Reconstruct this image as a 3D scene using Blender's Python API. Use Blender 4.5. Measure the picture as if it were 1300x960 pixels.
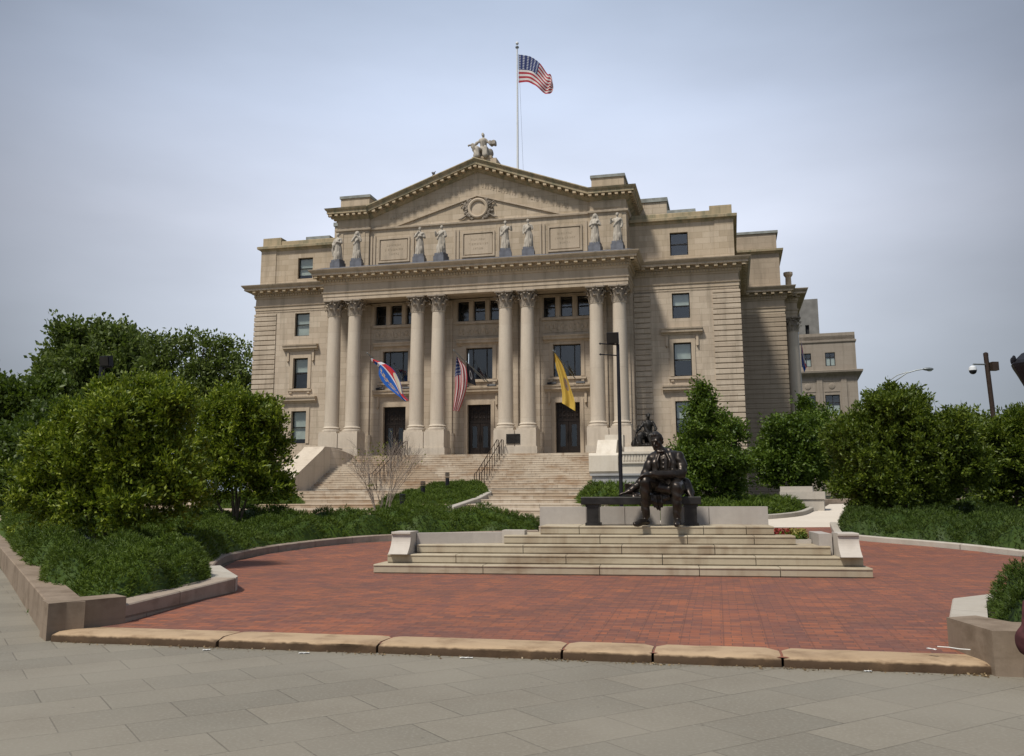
import bpy, bmesh, math, random
import numpy as np
from mathutils import Vector, Matrix, noise as mnoise
R = math.radians
random.seed(7); rng = np.random.default_rng(11)
S = bpy.context.scene
for o in list(bpy.data.objects): bpy.data.objects.remove(o)

# ------------------------------------------------------------------ camera
EYE = 1.35; FPX = 1160.0; TH = R(9.45); RO = R(-0.2); PH = R(13.4)
ct, st = math.cos(TH), math.sin(TH)
fw = Vector((0, ct, st)); up0 = Vector((0, -st, ct)); rt0 = Vector((1, 0, 0))
rt = rt0*math.cos(RO) + up0*math.sin(RO); upv = -rt0*math.sin(RO) + up0*math.cos(RO)
cam = bpy.data.cameras.new('camera'); co = bpy.data.objects.new('camera', cam); S.collection.objects.link(co)
M = Matrix((rt, upv, -fw)).transposed().to_4x4(); M.translation = (0, 0, EYE); co.matrix_world = M
cam.sensor_width = 36; cam.lens = FPX/1300*36; cam.shift_y = -45/1300; cam.clip_end = 5000; cam.clip_start = 0.1
S.camera = co
# ------------------------------------------------------------------ sky and sun
tosun = Vector((-0.50, -0.53, 1.15)).normalized()
W = bpy.data.worlds.new('World'); S.world = W; W.use_nodes = True
nt = W.node_tree; N = nt.nodes; L = nt.links; N.clear()
out = N.new('ShaderNodeOutputWorld'); bg = N.new('ShaderNodeBackground'); L.new(bg.outputs[0], out.inputs[0])
sky = N.new('ShaderNodeTexSky'); sky.sky_type = 'NISHITA'; sky.sun_disc = False
sky.sun_elevation = math.asin(tosun.z); sky.sun_rotation = math.atan2(tosun.x, tosun.y); sky.dust_density = 3
bg.inputs[1].default_value = 0.1
tc = N.new('ShaderNodeTexCoord'); sep = N.new('ShaderNodeSeparateXYZ'); L.new(tc.outputs['Generated'], sep.inputs[0])
def mth(op, a, b=None, c=None, clamp=False, nodes=None, links=None):
    n = (nodes or N).new('ShaderNodeMath'); n.operation = op; n.use_clamp = clamp
    for i, v in enumerate((a, b, c)):
        if v is None: continue
        if isinstance(v, (int, float)): n.inputs[i].default_value = v
        else: (links or L).new(v, n.inputs[i])
    return n.outputs[0]
ramp = N.new('ShaderNodeValToRGB'); L.new(sep.outputs[2], ramp.inputs[0])
cr = ramp.color_ramp; cr.elements[0].position = 0.0; cr.elements[0].color = (3.3, 3.8, 4.4, 1)
cr.elements[1].position = 1.0; cr.elements[1].color = (2.6, 3.1, 4.1, 1)
for p, c in ((0.08, (4.3, 4.75, 5.4)), (0.17, (5.7, 6.15, 7.0)), (0.28, (6.7, 7.15, 8.3)), (0.40, (5.1, 5.75, 7.1)), (0.52, (3.5, 4.15, 5.3))):
    e = cr.elements.new(p); e.color = (*c, 1)
# thin cloud is brightest ahead of the camera, where the veil is thinnest
az = mth('MULTIPLY', sep.outputs[0], sep.outputs[0])
azf = mth('SUBTRACT', 1.38, mth('MULTIPLY', az, 3.0), clamp=False)
azf = mth('MAXIMUM', azf, 0.64)
mp = N.new('ShaderNodeMapping'); mp.inputs['Scale'].default_value = (1.1, 1.1, 3.6); L.new(tc.outputs['Generated'], mp.inputs[0])
nz = N.new('ShaderNodeTexNoise'); nz.inputs['Scale'].default_value = 1.9; nz.inputs['Detail'].default_value = 7; nz.inputs['Roughness'].default_value = .48
L.new(mp.outputs[0], nz.inputs[0])
nf = mth('ADD', mth('MULTIPLY', nz.outputs[0], 0.6), 0.70)
tot = mth('MULTIPLY', azf, nf)
vm = N.new('ShaderNodeVectorMath'); vm.operation = 'SCALE'; L.new(ramp.outputs[0], vm.inputs[0]); L.new(tot, vm.inputs['Scale'])
mx = N.new('ShaderNodeMixRGB'); mx.inputs[0].default_value = 0.88; L.new(sky.outputs[0], mx.inputs[1]); L.new(vm.outputs[0], mx.inputs[2])
L.new(mx.outputs[0], bg.inputs[0])
sl = bpy.data.lights.new('sun', 'SUN'); sl.energy = 4.3; sl.angle = R(7); sl.color = (1, .94, .84)
so = bpy.data.objects.new('sun', sl); S.collection.objects.link(so); so.rotation_euler = tosun.to_track_quat('Z', 'Y').to_euler()
S.view_settings.view_transform = 'Standard'; S.view_settings.look = 'None'; S.view_settings.gamma = 1
S.view_settings.exposure = 0.0; S.view_settings.use_curve_mapping = False

# ------------------------------------------------------------------ helpers
def ray(px, py):
    return (rt*(px-650) - upv*(py-435) + fw*FPX).normalized()
def at(px, py, Y):                       # the point seen at a photo pixel, Y metres ahead
    d = ray(px, py); return Vector((0, 0, EYE)) + d*(Y/d.y)
def terr(Y): return max(0.0, min(Y-20.0, 30.0))*0.042
def grd(px, py, dz=0.0):                 # the point of the ground seen at a photo pixel
    d = ray(px, py); Y = 20.0
    for i in range(80):
        Yn = (terr(Y)+dz-EYE)/d.z*d.y
        Y = .5*Y + .5*max(1, min(Yn, 90))
    p = at(px, py, Y); p.z = terr(Y)+dz; return p
col = S.collection
def tag(o, label=None, cat=None, group=None, kind=None):
    if label: o['label'] = label
    if cat: o['category'] = cat
    if group: o['group'] = group
    if kind: o['kind'] = kind
    return o
def empty(name, loc=(0, 0, 0), rz=0.0, label=None, cat=None, group=None):
    o = bpy.data.objects.new(name, None); col.objects.link(o); o.location = loc; o.rotation_euler = (0, 0, rz)
    o.empty_display_size = .2
    return tag(o, label, cat, group)
def copy_tree(o, parent=None):
    c = o.copy(); col.objects.link(c); c.parent = parent
    for ch in [x for x in bpy.data.objects if x.parent == o]: copy_tree(ch, c)
    return c
def link(name, me, parent=None, mat=None, loc=None, rz=None, smooth=False):
    o = bpy.data.objects.new(name, me); col.objects.link(o)
    if mat and not me.materials: me.materials.append(mat)
    if parent: o.parent = parent
    if loc is not None: o.location = loc
    if rz is not None: o.rotation_euler = (0, 0, rz)
    if smooth: me.shade_smooth()
    return o
class MB:
    def __init__(s): s.v = []; s.f = []
    def add(s, vs, fs):
        b = len(s.v); s.v += [tuple(v) for v in vs]; s.f += [tuple(i+b for i in f) for f in fs]; return s
    def quad(s, a, b, c, d): return s.add([a, b, c, d], [(0, 1, 2, 3)])
    def box(s, x0, x1, y0, y1, z0, z1):
        v = [(x, y, z) for z in (z0, z1) for x, y in ((x0, y0), (x1, y0), (x1, y1), (x0, y1))]
        return s.add(v, [(3, 2, 1, 0), (4, 5, 6, 7), (0, 1, 5, 4), (1, 2, 6, 5), (2, 3, 7, 6), (3, 0, 4, 7)])
    def obox(s, c, ax, half):            # oriented box
        v = []
        for k in (-1, 1):
            for i, j in ((-1, -1), (1, -1), (1, 1), (-1, 1)):
                v.append(Vector(c)+ax[0]*half[0]*i+ax[1]*half[1]*j+ax[2]*half[2]*k)
        return s.add(v, [(3, 2, 1, 0), (4, 5, 6, 7), (0, 1, 5, 4), (1, 2, 6, 5), (2, 3, 7, 6), (3, 0, 4, 7)])
    def prism(s, poly, z0, z1):          # poly CCW
        n = len(poly); v = [(p[0], p[1], z0) for p in poly]+[(p[0], p[1], z1) for p in poly]
        return s.add(v, [tuple(range(n-1, -1, -1)), tuple(range(n, 2*n))]+[(i, (i+1) % n, n+(i+1) % n, n+i) for i in range(n)])
    def extr(s, prof, x0, x1):           # profile (y,z) extruded along x
        n = len(prof); v = [(x0, y, z) for y, z in prof]+[(x1, y, z) for y, z in prof]
        return s.add(v, [tuple(range(n)), tuple(range(2*n-1, n-1, -1))]+[(i, n+i, n+(i+1) % n, (i+1) % n) for i in range(n)])
    def extry(s, prof, y0, y1):          # profile (x,z) extruded along y
        n = len(prof); v = [(x, y0, z) for x, z in prof]+[(x, y1, z) for x, z in prof]
        return s.add(v, [tuple(range(n)), tuple(range(2*n-1, n-1, -1))]+[(i, n+i, n+(i+1) % n, (i+1) % n) for i in range(n)])
    def lathe(s, prof, c=(0, 0, 0), n=24, cap=True):
        v = []
        for r, z in prof:
            for k in range(n):
                a = 2*math.pi*k/n; v.append((c[0]+r*math.cos(a), c[1]+r*math.sin(a), c[2]+z))
        f = []
        for i in range(len(prof)-1):
            for k in range(n):
                k2 = (k+1) % n; f.append((i*n+k, i*n+k2, (i+1)*n+k2, (i+1)*n+k))
        if cap: f.append(tuple(range(n-1, -1, -1))); f.append(tuple((len(prof)-1)*n+k for k in range(n)))
        return s.add(v, f)
    def tube(s, pts, rad, n=8):
        pts = [Vector(p) for p in pts]; rads = rad if isinstance(rad, (list, tuple)) else [rad]*len(pts)
        v = []; prev = None
        for i, p in enumerate(pts):
            d = (pts[min(i+1, len(pts)-1)]-pts[max(i-1, 0)]).normalized()
            a = Vector((0, 0, 1)) if abs(d.z) < .9 else Vector((1, 0, 0))
            if prev is None: x = d.cross(a).normalized()
            else: x = (prev - d*prev.dot(d)).normalized()
            prev = x; y = d.cross(x)
            for k in range(n):
                t = 2*math.pi*k/n; v.append(p+(x*math.cos(t)+y*math.sin(t))*rads[i])
        f = [(i*n+k, i*n+(k+1) % n, (i+1)*n+(k+1) % n, (i+1)*n+k) for i in range(len(pts)-1) for k in range(n)]
        f.append(tuple(range(n-1, -1, -1))); f.append(tuple((len(pts)-1)*n+k for k in range(n)))
        return s.add(v, f)
    def sphere(s, c, r, n=12, m=8):
        rr = r if isinstance(r, (tuple, list)) else (r, r, r)
        v = [(c[0], c[1], c[2]-rr[2])]
        for i in range(1, m):
            t = -math.pi/2+math.pi*i/m
            for k in range(n):
                a = 2*math.pi*k/n; v.append((c[0]+rr[0]*math.cos(t)*math.cos(a), c[1]+rr[1]*math.cos(t)*math.sin(a), c[2]+rr[2]*math.sin(t)))
        v.append((c[0], c[1], c[2]+rr[2])); f = []
        for k in range(n): f.append((0, 1+(k+1) % n, 1+k)); f.append((len(v)-1, 1+(m-2)*n+k, 1+(m-2)*n+(k+1) % n))
        for i in range(m-2):
            for k in range(n): f.append((1+i*n+k, 1+i*n+(k+1) % n, 1+(i+1)*n+(k+1) % n, 1+(i+1)*n+k))
        return s.add(v, f)
    def sweep(s, path, prof, closed=False):
        # path of (x,y[,z]); prof of (outward, z); outward is to the right of travel
        P = [Vector((p[0], p[1])) for p in path]; Z = [p[2] if len(p) > 2 else 0 for p in path]; n = len(P); m = len(prof); v = []
        for i in range(n):
            d0 = (P[i]-P[i-1]).normalized() if (i > 0 or closed) else None
            d1 = (P[(i+1) % n]-P[i]).normalized() if (i < n-1 or closed) else None
            if d0 is None: d0 = d1
            if d1 is None: d1 = d0
            n0 = Vector((d0.y, -d0.x)); n1 = Vector((d1.y, -d1.x)); b = (n0+n1).normalized(); k = 1/max(.3, b.dot(n0))
            for o, z in prof: q = P[i]+b*(o*k); v.append((q.x, q.y, z+Z[i]))
        f = []
        for i in range(n if closed else n-1):
            j = (i+1) % n
            for k in range(m): f.append((i*m+k, i*m+(k+1) % m, j*m+(k+1) % m, j*m+k))
        if not closed: f.append(tuple(range(m))); f.append(tuple((n-1)*m+k for k in range(m-1, -1, -1)))
        return s.add(v, f)
    def chain(s):                         # tie a row of boxes together along their hidden backs
        for b in range(0, len(s.v)-8, 8): s.f.append((b+2, b+11, b+15, b+6))
        return s
    def wall(s, x0, x1, z0, z1, y, holes, depth=.35):
        # a wall facing -y with real window openings and reveals
        xs = sorted({x0, x1, *[h[0] for h in holes], *[h[1] for h in holes]}); zs = sorted({z0, z1, *[h[2] for h in holes], *[h[3] for h in holes]})
        xs = [x for x in xs if x0 <= x <= x1]; zs = [z for z in zs if z0 <= z <= z1]
        for i in range(len(xs)-1):
            for j in range(len(zs)-1):
                cx, cz = (xs[i]+xs[i+1])/2, (zs[j]+zs[j+1])/2
                if any(h[0] < cx < h[1] and h[2] < cz < h[3] for h in holes): continue
                s.quad((xs[i], y, zs[j]), (xs[i+1], y, zs[j]), (xs[i+1], y, zs[j+1]), (xs[i], y, zs[j+1]))
        for a, b, c, d in holes:
            e = y+depth
            s.quad((a, y, c), (a, y, d), (a, e, d), (a, e, c)); s.quad((b, y, d), (b, y, c), (b, e, c), (b, e, d))
            s.quad((a, y, d), (b, y, d), (b, e, d), (a, e, d)); s.quad((b, y, c), (a, y, c), (a, e, c), (b, e, c))
        return s
    def build(s, name, mat, parent=None, smooth=False, loc=None, rz=None):
        me = bpy.data.meshes.new(name); me.from_pydata(s.v, [], s.f); me.validate()
        me.materials.append(mat)
        bm = bmesh.new(); bm.from_mesh(me); bmesh.ops.recalc_face_normals(bm, faces=bm.faces); bm.to_mesh(me); bm.free()
        if smooth: me.shade_smooth(); me.set_sharp_from_angle(angle=R(38))
        return link(name, me, parent, None, loc, rz)

# ------------------------------------------------------------------ materials
def newmat(name):
    m = bpy.data.materials.new(name); m.use_nodes = True
    return m, m.node_tree.nodes, m.node_tree.links, m.node_tree.nodes['Principled BSDF']
def simple(name, c, rough=.6, metal=0.0, var=.12, scale=6, bump=0.0, spec=.4):
    m, n, l, b = newmat(name); b.inputs['Roughness'].default_value = rough; b.inputs['Metallic'].default_value = metal
    b.inputs['Specular IOR Level'].default_value = spec
    t = n.new('ShaderNodeTexCoord'); z = n.new('ShaderNodeTexNoise'); z.inputs['Scale'].default_value = scale; z.inputs['Detail'].default_value = 6
    l.new(t.outputs['Object'], z.inputs[0])
    mr = n.new('ShaderNodeMapRange'); mr.inputs[1].default_value = .3; mr.inputs[2].default_value = .7; mr.inputs[3].default_value = 1-var; mr.inputs[4].default_value = 1+var
    l.new(z.outputs[0], mr.inputs[0])
    v = n.new('ShaderNodeVectorMath'); v.operation = 'SCALE'; v.inputs[0].default_value = c; l.new(mr.outputs[0], v.inputs['Scale']); l.new(v.outputs[0], b.inputs['Base Color'])
    if bump:
        bp = n.new('ShaderNodeBump'); bp.inputs['Strength'].default_value = bump; bp.inputs['Distance'].default_value = .01; l.new(z.outputs[0], bp.inputs['Height']); l.new(bp.outputs[0], b.inputs['Normal'])
    return m
def mixc(n, l, f, a, b, mode='MIX'):
    x = n.new('ShaderNodeMixRGB'); x.blend_type = mode
    for i, q in ((0, f), (1, a), (2, b)):
        if isinstance(q, (int, float)): x.inputs[i].default_value = q
        elif isinstance(q, tuple): x.inputs[i].default_value = (*q[:3], 1)
        else: l.new(q, x.inputs[i])
    return x.outputs[0]
def stepr(n, l, src, a, b, lo=0, hi=1):
    mr = n.new('ShaderNodeMapRange'); mr.inputs[1].default_value = a; mr.inputs[2].default_value = b; mr.inputs[3].default_value = lo; mr.inputs[4].default_value = hi
    l.new(src, mr.inputs[0]); return mr.outputs[0]
def stone(name, c1, c2, joint=None, row=.42, bw=1.1, stain=(.10, .085, .06), stain_amt=.5, rough=.85, streak=True, green=0.0, jw=.012, bump=.35, var=.5):
    # ashlar stone: courses, tone change block to block, weather streaks that run down, fine grain
    m, n, l, b = newmat(name); b.inputs['Roughness'].default_value = rough; b.inputs['Specular IOR Level'].default_value = .25
    t = n.new('ShaderNodeTexCoord'); sp = n.new('ShaderNodeSeparateXYZ'); l.new(t.outputs['Object'], sp.inputs[0])
    ad = mth('ADD', sp.outputs[0], sp.outputs[1], nodes=n, links=l)
    cb = n.new('ShaderNodeCombineXYZ'); l.new(ad, cb.inputs[0]); l.new(sp.outputs[2], cb.inputs[1])
    bt = n.new('ShaderNodeTexBrick'); bt.inputs['Scale'].default_value = 1; bt.inputs['Brick Width'].default_value = bw; bt.inputs['Row Height'].default_value = row
    bt.inputs['Mortar Size'].default_value = jw; bt.inputs['Mortar Smooth'].default_value = .4; bt.inputs['Bias'].default_value = 0
    bt.inputs['Color1'].default_value = (0, 0, 0, 1); bt.inputs['Color2'].default_value = (1, 1, 1, 1); bt.inputs['Mortar'].default_value = (.5, .5, .5, 1)
    l.new(cb.outputs[0], bt.inputs[0])
    z = n.new('ShaderNodeTexNoise'); z.inputs['Scale'].default_value = .45; z.inputs['Detail'].default_value = 8; z.inputs['Roughness'].default_value = .62; l.new(t.outputs['Object'], z.inputs[0])
    z2 = n.new('ShaderNodeTexNoise'); z2.inputs['Scale'].default_value = 9; z2.inputs['Detail'].default_value = 8; z2.inputs['Roughness'].default_value = .7; l.new(t.outputs['Object'], z2.inputs[0])
    c = mixc(n, l, mth('MULTIPLY', bt.outputs[0], var, nodes=n, links=l), c1, c2)
    c = mixc(n, l, stepr(n, l, z.outputs[0], .42, .68, 0, .6), c, c2)
    mp = n.new('ShaderNodeMapping'); mp.inputs['Scale'].default_value = (2.2, 2.2, .22); l.new(t.outputs['Object'], mp.inputs[0])
    z3 = n.new('ShaderNodeTexNoise'); z3.inputs['Scale'].default_value = 1.0; z3.inputs['Detail'].default_value = 7; z3.inputs['Roughness'].default_value = .6; l.new(mp.outputs[0], z3.inputs[0])
    if streak: c = mixc(n, l, stepr(n, l, z3.outputs[0], .5, .78, 0, stain_amt), c, stain)
    c = mixc(n, l, stepr(n, l, z2.outputs[0], .3, .75, 0, .28), c, tuple(x*.55 for x in c1))
    if green:
        c = mixc(n, l, stepr(n, l, z3.outputs[0], .40, .62, 0, green), c, (.12, .14, .09))
    if joint: c = mixc(n, l, mth('MULTIPLY', bt.outputs['Fac'], .55, nodes=n, links=l), c, joint)
    l.new(c, b.inputs['Base Color'])
    h = mth('SUBTRACT', mth('MULTIPLY', z2.outputs[0], .4, nodes=n, links=l), mth('MULTIPLY', bt.outputs['Fac'], 1.0 if joint else 0.0, nodes=n, links=l), nodes=n, links=l)
    bp = n.new('ShaderNodeBump'); bp.inputs['Strength'].default_value = bump; bp.inputs['Distance'].default_value = .02; l.new(h, bp.inputs['Height']); l.new(bp.outputs[0], b.inputs['Normal'])
    return m
LIME = stone('limestone', (.53, .45, .355), (.41, .335, .255), joint=(.2, .16, .11), var=.85)
ATTIC = stone('attic_limestone', (.51, .425, .325), (.385, .31, .22), joint=(.2, .15, .09), stain_amt=.5, var=.85)
TRIM = stone('limestone_trim', (.50, .415, .32), (.385, .31, .225), stain_amt=.5, row=3, bw=1.6, joint=(.22, .17, .11), jw=.008)
MOSSY = stone('weathered_cornice_stone', (.44, .35, .23), (.32, .26, .165), green=.5, row=3, bw=1.6, joint=(.15, .12, .08), jw=.008)
COLST = stone('column_stone', (.54, .475, .39), (.46, .39, .31), stain=(.24, .19, .14), stain_amt=.45, row=3.2, bw=50, joint=(.3, .25, .2), jw=.008)
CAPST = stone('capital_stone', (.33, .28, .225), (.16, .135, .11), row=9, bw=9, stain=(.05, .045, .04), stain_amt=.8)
STEPST = stone('granite_steps', (.50, .435, .35), (.33, .25, .17), stain=(.19, .115, .065), stain_amt=.85, row=9, bw=2.1, joint=(.08, .06, .045), jw=.012, var=.7)
SIDE = stone('shaded_side_limestone', (.38, .31, .235), (.31, .25, .185), joint=(.17, .14, .1))  # darker copy of the limestone: shade of the recessed side put into the colour
FARST = stone('far_limestone', (.30, .26, .215), (.25, .21, .17), joint=(.2, .16, .12), row=.6, bw=1.5)
GRAN = stone('grey_granite', (.40, .365, .33), (.33, .30, .27), stain=(.22, .18, .15), stain_amt=.4, row=9, bw=9, var=.3)
GRANW = stone('brushed_granite', (.47, .43, .38), (.40, .36, .31), stain=(.3, .25, .2), stain_amt=.3, row=9, bw=9, var=.2, rough=.6)
def patch(m, col_, a, b, amt, sc=(.35, .9, 1.2)):
    n = m.node_tree.nodes; l = m.node_tree.links; bs = n['Principled BSDF']; src = bs.inputs['Base Color'].links[0].from_socket
    t = n.new('ShaderNodeTexCoord'); mp = n.new('ShaderNodeMapping'); mp.inputs['Scale'].default_value = sc; l.new(t.outputs['Object'], mp.inputs[0]); z = n.new('ShaderNodeTexNoise'); z.inputs['Scale'].default_value = 1.3; z.inputs['Detail'].default_value = 9; z.inputs['Roughness'].default_value = .68; l.new(mp.outputs[0], z.inputs[0])
    l.new(mixc(n, l, stepr(n, l, z.outputs[0], a, b, 0, amt), src, col_), bs.inputs['Base Color'])
patch(STEPST, (.27, .17, .095), .50, .66, .8); patch(STEPST, (.20, .17, .14), .56, .7, .6, (.8, 1.5, 3))
MONST = stone('monument_step_stone', (.42, .365, .27), (.31, .255, .175), stain=(.17, .105, .06), stain_amt=.8, row=9, bw=2.05, joint=(.05, .04, .03), jw=.0)
KERB = stone('kerb_granite', (.34, .28, .225), (.25, .195, .155), stain=(.12, .085, .06), stain_amt=.6, row=9, bw=1.7, joint=(.07, .055, .04), jw=.014)
KERBL = stone('pale_kerb_granite', (.44, .41, .36), (.33, .29, .24), stain=(.25, .2, .15), stain_amt=.4, row=9, bw=2.2, joint=(.12, .1, .08), jw=.012)
WALLST = stone('planter_concrete', (.25, .195, .145), (.17, .13, .095), stain=(.12, .085, .055), stain_amt=.65, row=9, bw=9)
MARBLE = stone('white_marble', (.62, .57, .49), (.53, .47, .38), stain=(.32, .25, .17), stain_amt=.45, row=9, bw=9)
GREYB = stone('grey_pedestal_stone', (.36, .36, .36), (.3, .3, .3), stain=(.2, .19, .18), stain_amt=.3, row=9, bw=9)
STATST = stone('statue_marble', (.46, .42, .36), (.22, .195, .165), row=30, bw=30, stain=(.07, .06, .05), stain_amt=.7)
LEAD = simple('lead_flashing', (.12, .125, .145), .55, .2, .3, 3)
LEADG = simple('copper_grey_roof', (.22, .23, .215), .7, .0, .3, 2)
DARKM = simple('black_paint_metal', (.012, .012, .016), .45, .3, .2, 8)
BROWNM = simple('brown_rail_metal', (.06, .04, .03), .45, .6, .2, 8)
WHITEM = simple('white_pole_paint', (.62, .64, .66), .35, .0, .05, 8)
GREYM = simple('grey_galvanised', (.2, .22, .23), .5, .5, .15, 8)
FRAME = simple('dark_window_frame', (.018, .016, .014), .45, .2, .2, 8)
DOORM = simple('bronze_door', (.022, .016, .013), .4, .5, .3, 5, .2)
BLIND = simple('window_blind', (.42, .45, .42), .9, 0, .1, 3)
DARKR = simple('dark_room', (.015, .016, .018), .9)
BARK = simple('bark', (.09, .07, .05), .95, 0, .4, 12, .8)
BARKP = simple('pale_bark', (.22, .18, .15), .9, 0, .3, 12, .4)
SOIL = simple('mulch', (.04, .028, .02), 1, 0, .5, 20, 1)
PAPER = simple('paper', (.6, .6, .58), .8, 0, .05)
BRZ = simple('bronze', (.034, .027, .022), .38, .7, .4, 7, .3, .6)
BRZD = simple('dark_bronze', (.03, .028, .026), .45, .6, .4, 6, .3)
def glassmat():
    m, n, l, b = newmat('window_glass'); n.remove(b); o = n['Material Output']
    t = n.new('ShaderNodeBsdfTransparent'); t.inputs[0].default_value = (.8, .84, .83, 1); g = n.new('ShaderNodeBsdfGlossy'); g.inputs[1].default_value = .08; g.inputs[0].default_value = (.8, .85, .9, 1)
    mx = n.new('ShaderNodeMixShader'); mx.inputs[0].default_value = .10; l.new(t.outputs[0], mx.inputs[1]); l.new(g.outputs[0], mx.inputs[2]); l.new(mx.outputs[0], o.inputs[0])
    return m
GLASS = glassmat()
def leafmat(name, c1, c2, trans=.35, rough=.5):
    m, n, l, b = newmat(name); o = n['Material Output']
    g = n.new('ShaderNodeNewGeometry'); c = mixc(n, l, g.outputs['Random Per Island'], c1, c2)
    t = n.new('ShaderNodeTexCoord'); z = n.new('ShaderNodeTexNoise'); z.inputs['Scale'].default_value = .9; z.inputs['Detail'].default_value = 3; l.new(t.outputs['Object'], z.inputs[0])
    c = mixc(n, l, stepr(n, l, z.outputs[0], .35, .7, 0, .5), c, tuple(x*.62 for x in c1))
    l.new(c, b.inputs['Base Color']); b.inputs['Roughness'].default_value = rough; b.inputs['Specular IOR Level'].default_value = .35
    tr = n.new('ShaderNodeBsdfTranslucent'); l.new(mixc(n, l, .5, c, (.10, .16, .01)), tr.inputs[0]); mx = n.new('ShaderNodeMixShader'); mx.inputs[0].default_value = trans
    l.new(b.outputs[0], mx.inputs[1]); l.new(tr.outputs[0], mx.inputs[2]); l.new(mx.outputs[0], o.inputs[0]); return m
LF_MAG = leafmat('magnolia_leaf', (.055, .10, .006), (.29, .34, .024))
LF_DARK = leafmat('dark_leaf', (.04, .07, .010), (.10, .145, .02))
LF_FAR = leafmat('far_leaf', (.085, .125, .028), (.16, .20, .045))
LF_CON = leafmat('conical_leaf', (.045, .09, .010), (.13, .19, .018))
LF_MR = leafmat('right_magnolia_leaf', (.045, .08, .008), (.17, .215, .02))
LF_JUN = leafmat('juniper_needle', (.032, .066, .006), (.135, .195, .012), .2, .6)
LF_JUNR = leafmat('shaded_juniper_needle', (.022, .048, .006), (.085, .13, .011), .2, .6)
LF_YEL = leafmat('young_leaf', (.16, .18, .02), (.22, .22, .04))
LF_RED = leafmat('red_petal', (.25, .02, .03), (.4, .05, .05))
LF_YF = leafmat('yellow_petal', (.3, .26, .05), (.38, .34, .1))

def brickmat():
    m, n, l, b = newmat('brick_paving'); b.inputs['Roughness'].default_value = .8; b.inputs['Specular IOR Level'].default_value = .3
    t = n.new('ShaderNodeTexCoord'); mp = n.new('ShaderNodeMapping'); mp.inputs['Rotation'].default_value = (0, 0, R(12.5)); l.new(t.outputs['Object'], mp.inputs[0])
    def br(rot, sc=1):
        q = n.new('ShaderNodeMapping'); q.inputs['Rotation'].default_value = (0, 0, R(rot)); wb = n.new('ShaderNodeTexNoise'); wb.inputs['Scale'].default_value = 1.1; l.new(mp.outputs[0], wb.inputs[0]); wv_ = n.new('ShaderNodeVectorMath'); wv_.operation = 'SCALE'; wv_.inputs['Scale'].default_value = .05; l.new(wb.outputs['Color'], wv_.inputs[0]); wa = n.new('ShaderNodeVectorMath'); l.new(mp.outputs[0], wa.inputs[0]); l.new(wv_.outputs[0], wa.inputs[1]); l.new(wa.outputs[0], q.inputs[0])
        x = n.new('ShaderNodeTexBrick'); x.inputs['Scale'].default_value = 1; x.inputs['Brick Width'].default_value = .205*sc; x.inputs['Row Height'].default_value = .1025*sc
        x.inputs['Mortar Size'].default_value = .0045; x.inputs['Mortar Smooth'].default_value = .3; x.inputs['Bias'].default_value = -.05
        x.inputs['Color1'].default_value = (.30, .098, .045, 1); x.inputs['Color2'].default_value = (.135, .058, .045, 1); x.inputs['Mortar'].default_value = (.08, .05, .04, 1)
        l.new(q.outputs[0], x.inputs[0]); return x
    a = br(0)
    colr = a.outputs[0]; mort = a.outputs['Fac']
    # every metre or so a course of joints is wider and darker
    bd = n.new('ShaderNodeTexBrick'); bd.offset = 0; bd.inputs['Scale'].default_value = 1; bd.inputs['Brick Width'].default_value = .41; bd.inputs['Row Height'].default_value = .82; bd.inputs['Mortar Size'].default_value = .012; bd.inputs['Mortar Smooth'].default_value = .8
    bd.inputs['Color1'].default_value = (0, 0, 0, 1); bd.inputs['Color2'].default_value = (1, 1, 1, 1); l.new(mp.outputs[0], bd.inputs[0])
    z = n.new('ShaderNodeTexNoise'); z.inputs['Scale'].default_value = .7; z.inputs['Detail'].default_value = 8; z.inputs['Roughness'].default_value = .65; l.new(t.outputs['Object'], z.inputs[0])
    z2 = n.new('ShaderNodeTexNoise'); z2.inputs['Scale'].default_value = 14; z2.inputs['Detail'].default_value = 5; l.new(t.outputs['Object'], z2.inputs[0])
    colr = mixc(n, l, stepr(n, l, z.outputs[0], .42, .7, 0, .6), colr, (.105, .052, .038))
    colr = mixc(n, l, stepr(n, l, z.outputs[0], .28, .45, .4, 0), colr, (.30, .11, .052))
    colr = mixc(n, l, mth('MULTIPLY', bd.outputs[0], .30, nodes=n, links=l), colr, (.11, .05, .05))
    colr = mixc(n, l, mth('MULTIPLY', bd.outputs['Fac'], .55, nodes=n, links=l), colr, (.07, .035, .03))
    colr = mixc(n, l, stepr(n, l, z2.outputs[0], .45, .8, 0, .4), colr, (.22, .115, .085))
    l.new(colr, b.inputs['Base Color'])
    bp = n.new('ShaderNodeBump'); bp.inputs['Strength'].default_value = .6; bp.inputs['Distance'].default_value = .006; bp.invert = True; l.new(mort, bp.inputs['Height']); l.new(bp.outputs[0], b.inputs['Normal'])
    return m
BRICK = brickmat()
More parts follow.
